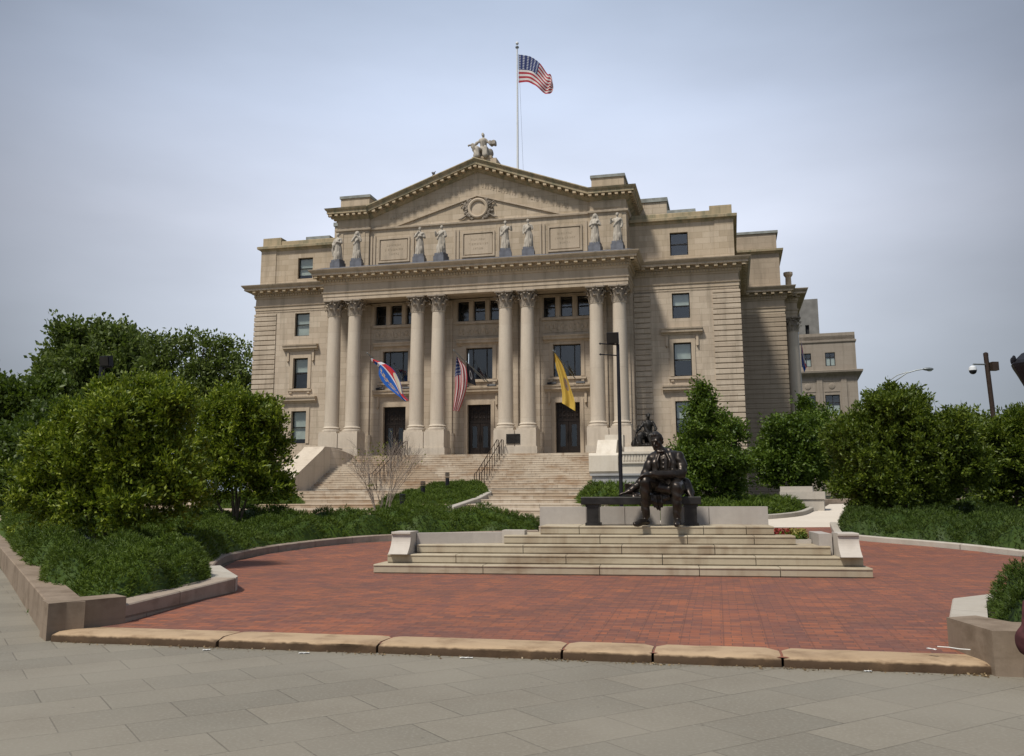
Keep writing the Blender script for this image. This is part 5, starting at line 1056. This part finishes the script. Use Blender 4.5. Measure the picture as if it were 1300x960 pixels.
# ------------------------------------------------------------------ trees
def crown(name, lobes, dens, leaf, lw, mat, parent, clump=.16, per=18, up=.35, seed=1, shell=.55, jag=.3, sub=7):
    rs = np.random.default_rng(seed); C_ = []; N_ = []
    L2 = []
    for (c, r) in lobes:
        c = np.array(c, dtype=float); r = np.array(r, dtype=float); L2.append((c, r*.84, .75))
        for _ in range(sub):
            d = rs.normal(size=3); d /= np.linalg.norm(d); d[2] = d[2] if d[2] > -.35 else -d[2]; q = rs.uniform(.22, .42); L2.append((c+d*r*rs.uniform(.74, 1.08), r*q, 1.5))
    for (c, r, dk) in L2:
        c = np.array(c); r = np.array(r); n = max(4, int(dens*dk*(r[0]*r[1]*r[2])**(2/3)*12.5))
        d = rs.normal(size=(n, 3)); d /= np.linalg.norm(d, axis=1)[:, None]
        ph = rs.uniform(0, 6, 6); lump = 1+jag*.5*(np.sin(d[:, 0]*7+ph[0])*np.sin(d[:, 1]*6+ph[1])+np.sin(d[:, 2]*9+ph[2])*np.sin(d[:, 0]*5+ph[3]))
        rad = (shell+(1.0-shell)*rs.uniform(0, 1, n)**.6)*lump*(1+jag*.35*np.maximum(0, rs.normal(size=n)-1.0)); C_.append(c+d*r*rad[:, None]); N_.append(d)
        k = n//3; d2 = rs.normal(size=(k, 3)); d2 /= np.linalg.norm(d2, axis=1)[:, None]; C_.append(c+d2*r*(rs.uniform(0, shell, k)**.5)[:, None]); N_.append(d2)
    C_ = np.concatenate(C_); N_ = np.concatenate(N_); n = len(C_)
    keep = C_[:, 2] > .12; C_ = C_[keep]; N_ = N_[keep]; n = len(C_)
    ax_ = N_*.8+rs.normal(size=(n, 3))*.45+np.array([0, 0, .55]); ax_ /= np.linalg.norm(ax_, axis=1)[:, None]; t_ = rs.uniform(-.6, 2.0, (n, per, 1))*clump*1.25*rs.uniform(.5, 1.35, (n, 1, 1))
    o_ = ax_[:, None, :]*t_+rs.normal(size=(n, per, 3))*clump*.42; P_ = (C_[:, None, :]+o_).reshape(-1, 3); D_ = np.repeat(ax_*.5+N_*.5, per, 0)
    v, f = leafcloud(P_, leaf, lw, D_, up, .18, rs); return meshnp(name, v, f, mat, parent)
def tree(name, label, cat, base, lobes_px, dens, leaf, lw, mat, clump, per, seed, stems=3, rad=.1, bark=BARK, shell=.55, jag=.3, depth=1.0, group=None, up=.35):
    b = Vector(base); o = empty(name, b, 0, label, cat, group); lb = []
    for q in lobes_px:
        px, py, rx, ry = q[:4]; dY = q[4] if len(q) > 4 else 0; Y = b.y+dY; k = Y/FPX; p = at(px, py, Y)-b; r = (rx*k, min(rx, ry*1.3)*k*depth, ry*k); lb.append((tuple(p), r))
    crown('crown', lb, dens, leaf, lw, mat, o, clump, per, up, seed, shell, jag)
    rr = random.Random(seed); m = MB()
    big = sorted(lb, key=lambda q: -q[1][0])
    for i in range(stems):
        c, r = big[i % len(big)]; t = Vector(c)+Vector((rr.uniform(-.3, .3)*r[0], rr.uniform(-.3, .3)*r[1], r[2]*rr.uniform(-.1, .5))); s_ = Vector((rr.uniform(-1, 1), rr.uniform(-1, 1), 0))*rad*1.2*(stems > 1)
        mid = s_.lerp(t, .45)+Vector((rr.uniform(-.1, .1), rr.uniform(-.1, .1), .12))*t.length*.4; m.tube([s_+Vector((0, 0, -.4)), s_.lerp(mid, .5), mid, t], [rad, rad*.8, rad*.55, rad*.12], 8)
        for j in range(6): q = mid.lerp(t, rr.random()); e = q+Vector((rr.uniform(-1, 1), rr.uniform(-1, 1), rr.uniform(.0, .8))).normalized()*r[0]*rr.uniform(.3, .7); m.tube([q, q.lerp(e, .5)+Vector((0, 0, .06)), e], [rad*.32, rad*.2, rad*.05], 5)
    m.build('trunk', bark, o, True); return o
def gpt(px, Y): p = at(px, 650, Y); return (p.x, Y, terr(Y))
# left: two broad magnolias in front, then the park trees
tree('magnolia_tree', 'large spreading yellow-green magnolia in the left bed, nearest the camera', 'tree', gpt(140, 17.5),
     [(150, 575, 70, 60), (72, 605, 46, 46), (208, 585, 50, 58), (168, 522, 48, 34), (218, 530, 32, 32), (108, 552, 40, 38), (140, 640, 95, 40, -.3), (45, 640, 26, 28), (238, 628, 26, 30), (192, 498, 24, 15), (58, 572, 18, 16), (132, 503, 14, 11)],
     33, .10, .045, LF_MAG, .085, 24, 5, 7, .05, shell=.6, jag=.55)
tree('magnolia_tree', 'smaller magnolia with bare lower stems between the big one and the courthouse corner', 'tree', gpt(300, 25),
     [(300, 565, 55, 52), (330, 590, 38, 42), (335, 545, 26, 28), (280, 540, 35, 25), (345, 620, 22, 22), (265, 610, 40, 40), (315, 528, 22, 16)],
     21, .13, .055, LF_MAG, .11, 22, 9, 5, .055, shell=.45, jag=.5)
PKG = 'park trees standing far left of the courthouse'
tree('park_tree', 'tall dense round-topped tree left of the loose one, its top the highest in the park', 'tree', gpt(125, 92),
     [(125, 460, 48, 38), (90, 480, 40, 35), (160, 480, 40, 40), (125, 510, 70, 50), (75, 500, 28, 26), (138, 446, 30, 18)], 1.6, .5, .3, LF_FAR, .55, 22, 21, 3, .45, shell=.6, jag=.35, group=PKG)
tree('park_tree', 'loose open-branched tree with sky showing through beside the courthouse corner', 'tree', gpt(250, 86),
     [(215, 450, 34, 20), (255, 448, 34, 18), (290, 462, 26, 20), (230, 485, 45, 32), (285, 495, 38, 34), (312, 500, 16, 30), (195, 480, 25, 34), (250, 530, 70, 45), (180, 520, 30, 40)], 1.0, .40, .22, LF_FAR, .42, 15, 22, 8, .3, shell=.7, jag=.6, group=PKG)
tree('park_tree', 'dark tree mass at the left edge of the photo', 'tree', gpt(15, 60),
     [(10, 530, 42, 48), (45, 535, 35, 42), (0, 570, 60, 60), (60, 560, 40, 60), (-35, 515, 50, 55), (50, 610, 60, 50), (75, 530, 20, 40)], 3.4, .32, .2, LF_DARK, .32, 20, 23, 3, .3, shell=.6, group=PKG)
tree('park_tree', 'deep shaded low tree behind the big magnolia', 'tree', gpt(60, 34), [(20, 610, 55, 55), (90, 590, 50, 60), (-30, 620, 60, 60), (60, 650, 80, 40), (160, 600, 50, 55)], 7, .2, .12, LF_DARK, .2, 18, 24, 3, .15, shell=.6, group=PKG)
# right
tree('conical_tree', 'bright conical tree to the right of the bronze figure', 'tree', gpt(903, 36),
     [(905, 612, 45, 28), (906, 585, 42, 28), (903, 557, 32, 24), (898, 533, 20, 20), (894, 514, 11, 15), (892, 500, 5, 9), (880, 590, 22, 24), (934, 557, 12, 12), (928, 605, 26, 24)], 13, .15, .08, LF_CON, .15, 20, 31, 1, .1, shell=.6, jag=.45, up=.1)
tree('round_tree', 'dense rounded tree right of the conical one, in front of the east columns', 'tree', gpt(1012, 50),
     [(1012, 582, 44, 36), (1000, 560, 30, 24), (1030, 575, 28, 34), (1012, 605, 42, 22), (1015, 548, 20, 16), (985, 590, 20, 28)], 9, .19, .11, LF_CON, .2, 20, 32, 1, .12, shell=.6, jag=.32, up=.1)
tree('round_tree', 'small tree behind the rounded one, its tip near the limp flag', 'tree', gpt(1030, 62), [(1034, 540, 18, 22), (1028, 560, 26, 24), (1022, 522, 9, 12), (1040, 580, 24, 28)], 6, .22, .12, LF_CON, .22, 18, 33, 1, .12, shell=.6, up=.1)
tree('magnolia_tree', 'large dark magnolia with spiky top shoots in the right bed', 'tree', gpt(1145, 27),
     [(1145, 580, 62, 55), (1100, 575, 38, 45), (1185, 580, 52, 52), (1140, 535, 42, 30), (1120, 520, 16, 18), (1160, 520, 16, 16), (1205, 560, 30, 30), (1145, 625, 72, 26), (1085, 610, 24, 28), (1222, 600, 26, 34), (1108, 622, 38, 26), (1136, 506, 7, 14), (1164, 512, 6, 12)],
     23, .12, .052, LF_MR, .10, 22, 34, 6, .06, shell=.6, jag=.6)
tree('magnolia_tree', 'magnolia cut by the right edge of the photo', 'tree', gpt(1290, 29),
     [(1275, 580, 34, 42), (1300, 560, 36, 38), (1310, 610, 50, 45), (1262, 620, 28, 32), (1325, 570, 40, 50)], 21, .15, .065, LF_MR, .11, 19, 35, 5, .06, shell=.5, jag=.5)
tree('street_tree', 'low leafy tree filling the gap between the two right magnolias', 'tree', gpt(1232, 44), [(1228, 570, 30, 30), (1210, 590, 30, 30), (1234, 542, 14, 12), (1245, 600, 30, 30)], 9, .2, .1, LF_MR, .2, 18, 36, 2, .12, shell=.55, jag=.5)
tree('street_tree', 'shaded tree behind the rounded trees, beside the street', 'tree', gpt(1075, 56), [(1075, 580, 25, 38), (1062, 600, 22, 26), (1085, 560, 14, 18)], 6, .22, .12, LF_CON, .24, 18, 37, 2, .12, shell=.6)
for (x, Y, s) in ((1330, 90, 60), (1270, 110, 46), (1180, 120, 34)):
    tree('street_tree', {1330: 'far tree beyond the right edge magnolia', 1270: 'far tree behind the camera pole', 1180: 'far tree behind the large right magnolia'}[x], 'tree', gpt(x, Y), [(x, 605, s, 30), (x-s*.5, 612, s*.6, 22)], 1.5, .5, .3, LF_FAR, .5, 16, 40+x, 2, .3)
# the bare shrub
b = grd(490, 655); b = Vector((at(484, 650, 32).x, 32, terr(32))); o = empty('bare_shrub', b, 0, 'nearly leafless grey shrub in front of the left half of the stairs', 'shrub'); rr = random.Random(8); m = MB(); tips = []
def grow(p, d, L_, r, lv):
    q = p+d*L_*.5+Vector((rr.uniform(-.05, .05), rr.uniform(-.05, .05), 0))*L_; e = p+d*L_; m.tube([p, q, e], [r, r*.8, r*.6], 5 if lv < 3 else 4); 
    if lv >= 5: tips.append(e); return
    for i in range(2 if lv < 1 else rr.choice((2, 3, 3))):
        dd = (d+Vector((rr.uniform(-1, 1), rr.uniform(-1, 1), rr.uniform(-.25, .45)))*(.36+.06*lv)).normalized(); grow(e if i else q.lerp(e, .5), dd, L_*rr.uniform(.62, .86), r*.62, lv+1)
for i in range(12): a = i*.8; grow(Vector((math.cos(a)*.12, math.sin(a)*.12, -.1)), Vector((math.cos(a)*(.25+.05*(i%4))+rr.uniform(-.1, .1), math.sin(a)*.35, 1)).normalized(), .95, .019, 0)
m.build('branches', BARKP, o); tp = np.array([tuple(t) for t in tips]); k = rng.choice(len(tp), 55); pp = np.concatenate([tp[k]+rng.normal(size=(55, 3))*.03, rng.normal(size=(60, 3))*.16+np.array([-.12, 0, 2.35]), rng.normal(size=(16, 3))*.06+np.array([-.35, -.1, 1.15])]); v, f = leafcloud(pp, .10, .05); meshnp('leaves', v, f, LF_YEL, o)

# ------------------------------------------------------------------ juniper beds
def edge_dist(P, poly):
    d = np.full(len(P), 1e9); n = len(poly); ins = np.zeros(len(P), bool); x, y = P[:, 0], P[:, 1]
    for i in range(n):
        a = np.array(poly[i]); b = np.array(poly[(i+1) % n]); ab = b-a; t = np.clip(((P-a)@ab)/(ab@ab), 0, 1); q = a+t[:, None]*ab; d = np.minimum(d, np.hypot(*(P-q).T))
        c = ((a[1] > y) != (b[1] > y)) & (x < (b[0]-a[0])*(y-a[1])/(b[1]-a[1]+1e-12)+a[0]); ins ^= c
    return d, ins
def stairz(X, Y):
    t = -((X-OX)*PHs+(Y-OY)*PHc); return np.where(t < 6.6, 1.6, np.clip(1.6-(t-8)*.0395, 0, 1.6))
def bed(name, label, poly, H, dens, mat, seed, blade=.17, edge=.5, kind='stuff', cat='ground cover', onstairs=False, over=.12, lump=1.0, wid=.10):
    rs = np.random.default_rng(seed); poly = [tuple(p[:2]) for p in poly]; A = np.array(poly); lo, hi = A.min(0)-over, A.max(0)+over
    ph = rs.uniform(0, 6.28, 12)
    def hf(P):
        d, ins = edge_dist(P, poly); sd = np.where(ins, d, -d)+over; e = np.clip(sd/edge, 0, 1); e = np.sqrt(1-(1-e)**2); x, y = P.T
        nz_ = .5+.5*(np.sin(x*3.1+ph[0]+1.3*np.sin(y*2.3+ph[1]))*np.sin(y*3.6+ph[2]+1.1*np.sin(x*2.9+ph[3]))); n2 = .5+.5*np.sin(x*8+ph[4]+2*np.sin(y*3+ph[6]))*np.sin(y*9+ph[5]+2*np.sin(x*4+ph[7])); n3 = .5+.5*np.sin(x*.9+ph[8])*np.sin(y*1.1+ph[9])
        g = np.array([terr(v) for v in y]); 
        if onstairs: g = np.maximum(g, stairz(x, y)-.5+.5*np.clip((y-36)/14, 0, 1))
        return g+H*e*(np.where(y < 37, .72, 1.0) if onstairs else 1.0)*(.30+lump*(.62*nz_**1.1+.16*n2+.16*(n3-.5))), sd, g
    area = (hi-lo).prod(); n = int(area*dens); P = rs.uniform(lo, hi, (n, 2)); z, sd, g = hf(P); k = sd > .02; P, z, sd, g = P[k], z[k], sd[k], g[k]; n = len(P)
    e_ = .04; zx = hf(P+np.array([e_, 0]))[0]; zy = hf(P+np.array([0, e_]))[0]; nrm = np.stack([-(zx-z)/e_, -(zy-z)/e_, np.ones(n)], 1); nrm[:, :2] = np.clip(nrm[:, :2], -3.0, 3.0); nrm /= np.linalg.norm(nrm, axis=1)[:, None]
    per = 10; az = rs.uniform(0, 6.28, n); out_ = nrm+np.stack([np.cos(az), np.sin(az), np.full(n, .15)], 1)*.75; out_ /= np.linalg.norm(out_, axis=1)[:, None]
    base = np.stack([P[:, 0], P[:, 1], z-.05-rs.uniform(0, .1, n)], 1)
    O = np.repeat(base, per, 0)+np.repeat(out_, per, 0)*rs.uniform(0, blade*.8, (n*per, 1)); D = np.repeat(out_, per, 0)+rs.normal(size=(n*per, 3))*.42; D /= np.linalg.norm(D, axis=1)[:, None]
    a = rs.normal(size=(n*per, 3)); w = np.cross(D, a); w /= np.linalg.norm(w, axis=1)[:, None]; l = blade*rs.uniform(.35, .8, (n*per, 1)); ww = l*wid
    v = np.stack([O-w*ww, O+w*ww, O+D*l], 1).reshape(-1, 3); f = np.arange(n*per*3).reshape(-1, 3)
    # ground under the sprays
    st_ = .22; gx = np.arange(lo[0], hi[0]+st_, st_); gy = np.arange(lo[1], hi[1]+st_, st_); GX, GY = np.meshgrid(gx, gy, indexing='ij'); Q = np.stack([GX.ravel(), GY.ravel()], 1); z, sd, g = hf(Q); z = np.where(sd > 0, np.maximum(z-.13, g-.02), g-.3)
    v2 = np.column_stack([Q, z]); I = np.arange(len(Q)).reshape(len(gx), len(gy)); a_, b_, c_, d_ = I[:-1, :-1].ravel(), I[1:, :-1].ravel(), I[1:, 1:].ravel(), I[:-1, 1:].ravel(); ok = (sd[a_] > -.05)|(sd[c_] > -.05)
    f2 = np.concatenate([np.stack([a_, b_, c_], 1)[ok], np.stack([a_, c_, d_], 1)[ok]])
    V = np.concatenate([v, v2]); F = np.concatenate([f, f2+len(v)]); o = meshnp(name, V, F, mat)
    tag(o, label, cat, None, kind); return o
lk = [(-4.5, 13.7), (-5.3, 15.6), (-5.85, 17.98), (-6.1, 19.7), (-5.8, 21.3), (-5.0, 22.9), (-4.1, 24.0), (-3.1, 24.7), (-1.2, 25.3), (.4, 25.7)]
for nm_, pl_, z_ in (('planter_soil', [(4.3, 8.6), (5.3, 10.7), (6.2, 11.3), (9.0, 12.1), (9.2, 7.3)], .11), ('planter_soil', [(-5.0, 10.7), (-4.6, 11), (-4.3, 13.2), (-5.4, 15.5), (-7.4, 15.0)], .14)):
    MB().add([(x, y, z_) for x, y in pl_], [tuple(range(len(pl_)))]).build(nm_, SOIL)['kind'] = 'structure'
bed('juniper_bed', 'wide mass of dark green junipers behind the left kerb, under the magnolias', lk+[(.75, 27.2), (-2, 27.6), (-5, 27.2), (-8, 27.6), (-12, 27.2), (-17, 31.2), (-10.25, 19.5), (-7.8, 15.4)], .78, 600, LF_JUN, 51, .10, .30)
bed('juniper_shrub', 'bushy juniper filling the corner of the left planter', [(-4.75, 11.1), (-4.42, 12.3), (-4.35, 13.3), (-5.0, 14.4), (-7.2, 14.6), (-6.2, 12.6)], .74, 1700, LF_JUN, 52, .075, .24, None, 'shrub', over=.10)
bed('juniper_wedge', 'wedge of junipers rising between the two halves of the lower stairs', [(-.9, 27.0), (-2.2, 32.5), (-1.6, 40), (-1.3, 47), (-1.75, 53.5), (-3.2, 54.5), (-4.3, 53), (-5.1, 45), (-5.3, 38), (-5.0, 33), (-3.9, 27.0)], .62, 420, LF_JUN, 53, .13, .4, onstairs=True)
kerbline('planter_kerb', [(-2.05, 32.5), (-1.35, 40), (-1.05, 47), (-1.5, 54.2)], .28, .02, KERBL, 'pale sloping kerb along the right side of the juniper wedge', 'kerb', side=-1)
o = bpy.data.objects[[q.name for q in bpy.data.objects if q.get('label', '').startswith('pale sloping kerb')][0]]
for v in o.data.vertices: v.co.z += float(stairz(np.array([v.co.x]), np.array([v.co.y]))[0])-terr(v.co.y)+.14
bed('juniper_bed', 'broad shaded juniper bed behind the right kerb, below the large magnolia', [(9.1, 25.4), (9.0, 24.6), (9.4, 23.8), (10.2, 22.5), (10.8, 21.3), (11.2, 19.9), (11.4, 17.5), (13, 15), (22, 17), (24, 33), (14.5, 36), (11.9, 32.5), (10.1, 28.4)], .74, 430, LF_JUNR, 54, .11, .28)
bed('juniper_bed', 'juniper bed along the path behind the statue wall', [(3.4, 31), (8.4, 32.2), (11.2, 35.7), (11.5, 38.5), (10, 41), (4, 40)], .55, 170, LF_JUN, 55, .2, .5)
bed('juniper_bed', 'bright juniper patch at the foot of the statue pedestal', [(2.7, 34), (5.5, 34.5), (6.5, 44), (3.6, 45), (2.9, 40)], .95, 150, LF_JUN, 56, .22, .7)
bed('juniper_bed', 'low juniper patch beside the left cheek wall of the stairs', [(-12, 36), (-8.8, 38.5), (-9.8, 42), (-13.5, 42)], .6, 120, LF_JUN, 58, .22, .5, onstairs=True)
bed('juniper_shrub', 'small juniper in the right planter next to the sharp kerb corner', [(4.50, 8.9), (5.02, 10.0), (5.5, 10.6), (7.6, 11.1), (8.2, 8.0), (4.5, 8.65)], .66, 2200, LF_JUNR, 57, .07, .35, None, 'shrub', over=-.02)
kerbline('planter_kerb', smooth_path([(7.4, 31.3), (8.75, 31.7), (10.4, 33.4), (11.7, 36.1)]), .2, .16, KERBL, 'low curved kerb of the juniper bed beside the concrete path', 'kerb', side=-1)
kerbline('street_kerb', [(12.2, 40.5), (14, 41.2), (24, 43)], .3, .22, KERB, 'granite kerb at the far end of the concrete path', 'kerb', side=-1)
g = at(1020, 640, 36.5); o = empty('granite_block', (g.x+.1, 37.0, terr(37)), -R(20), 'pale stepped granite block at the bend of the concrete path', 'granite block')
m = MB(); m.box(-.75, .85, -.5, .6, -.2, .42); m.build('block', GRANW, o); m = MB(); m.box(-.8, .9, -.55, .62, .42, .72); m.build('slab', GRANW, o); m = MB(); m.box(-.78, .45, -.5, .6, .72, .92); m.build('cap', GRANW, o)

# ------------------------------------------------------------------ person at the right edge, litter
pb = at(1326, 790, 8.05); K = simple('denim', (.018, .024, .038), .85, 0, .3, 20, .4); MRN = simple('maroon_cloth', (.05, .012, .014), .85, 0, .4, 14, .5); SKIN = simple('skin', (.35, .2, .14), .6)
per = empty('person', (pb.x+.02, 7.84, .22), R(10), 'person in dark denim sitting on the planter wall, mostly beyond the right edge', 'person')
P = [('e', (0, 0, .12), (.19, .17, .14)), ('p', [((0, .02, .15), .165), ((0, .0, .35), .15), ((.02, -.02, .5), .17)]), ('c', (-.15, 0, .53), (.19, 0, .53), .075, .075), ('c', (.02, -.02, .58), (.02, -.04, .68), .055, .05),
     ('p', [((-.09, -.02, .1), .1), ((-.1, -.4, .1), .075), ((-.1, -.42, -.3), .055)]), ('p', [((.1, -.02, .1), .1), ((.12, -.4, .1), .075), ((.12, -.42, -.3), .055)]), ('p', [((-.1, -.40, -.38), .045), ((-.1, -.56, -.4), .04)]), ('p', [((.12, -.40, -.38), .045), ((.12, -.56, -.4), .04)]),
     ('p', [((-.19, 0, .5), .068), ((-.26, .0, .22), .055), ((-.12, -.2, .17), .045)]), ('p', [((.22, 0, .5), .068), ((.29, .02, .26), .055), ((.14, -.22, .2), .045)])]
P += hand((-.11, -.22, .2), (.5, -.8, 0), (0, 0, 1), .042, .4, 1)+hand((.13, -.24, .2), (-.3, -.9, 0), (0, 0, 1), .042, .4, -1)
blob('clothing', P, K, per, .011, 3, lambda c: .004*mnoise.noise(c*22)); blob('head', headprims((.02, -.06, .76), .088, 10, 12, False, 1), SKIN, per, .009, 2); 
hr = blob('hair', [('e', (.02, -.01, .82), (.095, .1, .08)), ('e', (.02, .04, .76), (.09, .07, .09))], DARKM, per, .012, 3)
bg_ = at(1297, 790, 7.86); o = empty('handbag', (bg_.x-.045, 7.70, .17), R(-10), 'dark maroon cloth bag beside the seated person at the right edge', 'bag'); blob('bag_body', [('e', (0, 0, 0), (.10, .07, .13)), ('e', (.04, 0, -.03), (.1, .07, .12)), ('e', (.02, 0, .1), (.06, .05, .1))], MRN, o, .01, 4, lambda c: .006*mnoise.noise(c*18)); MB().tube([(-.03, 0, .12), (-.0, .02, .3), (.08, .02, .38), (.14, 0, .15)], .012, 6).build('strap', MRN, o, True)
def litter(name, px, py, z, w, l_, rz, lb, mat=PAPER):
    d = ray(px, py); t = (z-EYE)/d.z; p = Vector((0, 0, EYE))+d*t; m = MB(); n = 6
    v = [(w*(i/n-.5), l_*(j/3-.5), .003+.005*abs(math.sin(i*1.1+j*1.3))) for i in range(n+1) for j in range(4)]; m.add(v, [(i*4+j, (i+1)*4+j, (i+1)*4+j+1, i*4+j+1) for i in range(n) for j in range(3)]); b = len(v)
    m.add([(x, y, .002) for x, y, q in v], [(i*4+j+1, (i+1)*4+j+1, (i+1)*4+j, i*4+j) for i in range(n) for j in range(3)]); return tag(m.build(name, mat, None, False, (p.x, p.y, z+.003), rz), lb, 'litter', 'scraps of litter on the paving')
litter('paper_scrap', 262, 826, -.15, .07, .04, .3, 'white paper scrap under the joint of the first two kerb stones'); litter('paper_scrap', 386, 830, -.15, .1, .03, .1, 'white paper scrap below the second kerb stone'); litter('paper_scrap', 592, 836, -.15, .12, .03, -.1, 'white paper scrap below the long third kerb stone'); litter('paper_scrap', 1102, 853, -.15, .06, .03, 0, 'tiny white scrap below the rightmost kerb stone')
litter('paper_scrap', 1183, 825, 0, .03, .09, .5, 'short pale straw on the bricks near the right planter')
p0 = Vector(gpt(1192, 9)); d = [ray(x, y) for x, y in ((1190, 821), (1205, 822), (1218, 824), (1232, 825))]; MB().tube([Vector((0, 0, EYE))+q*((.012-EYE)/q.z) for q in d], .005, 5); w_ = MB().tube([Vector((0, 0, EYE))+q*((.012-EYE)/q.z) for q in d], .005, 5).build('twig', PAPER); tag(w_, 'thin pale twig lying on the bricks by the right planter', 'twig')
# leaf litter and grit gathered at the foot of the kerb stones
rs = np.random.default_rng(91); n = 520; tt = rs.uniform(0, 1, n)**.8; k = rs.integers(0, 6, n); cc = np.array(cuts)[1:][k]/LC; tt = np.where(rs.uniform(size=n) < .45, np.clip(cc+rs.normal(size=n)*.02, .01, .99), tt)
P_ = np.array(A0)[None]+np.outer(tt*LC, np.array(dirc))-np.outer(.01+np.abs(rs.normal(size=n))*.05, np.array(nb)); P_[:, 2] = -.145
v, f = leafcloud(P_, .03, .02, None, -.2, .1, rs); v[:, 2] = np.clip(v[:, 2], -.148, -.13); DRY = leafmat('dry_leaf', (.10, .06, .03), (.30, .22, .12), .1)
tag(meshnp('kerb_debris', v, f, DRY), 'dry leaf crumbs gathered along the foot of the sandstone kerb', 'debris', None, 'stuff')
print('objects', len(bpy.data.objects), 'polys', sum(len(o.data.polygons) for o in bpy.data.objects if o.type == 'MESH'))
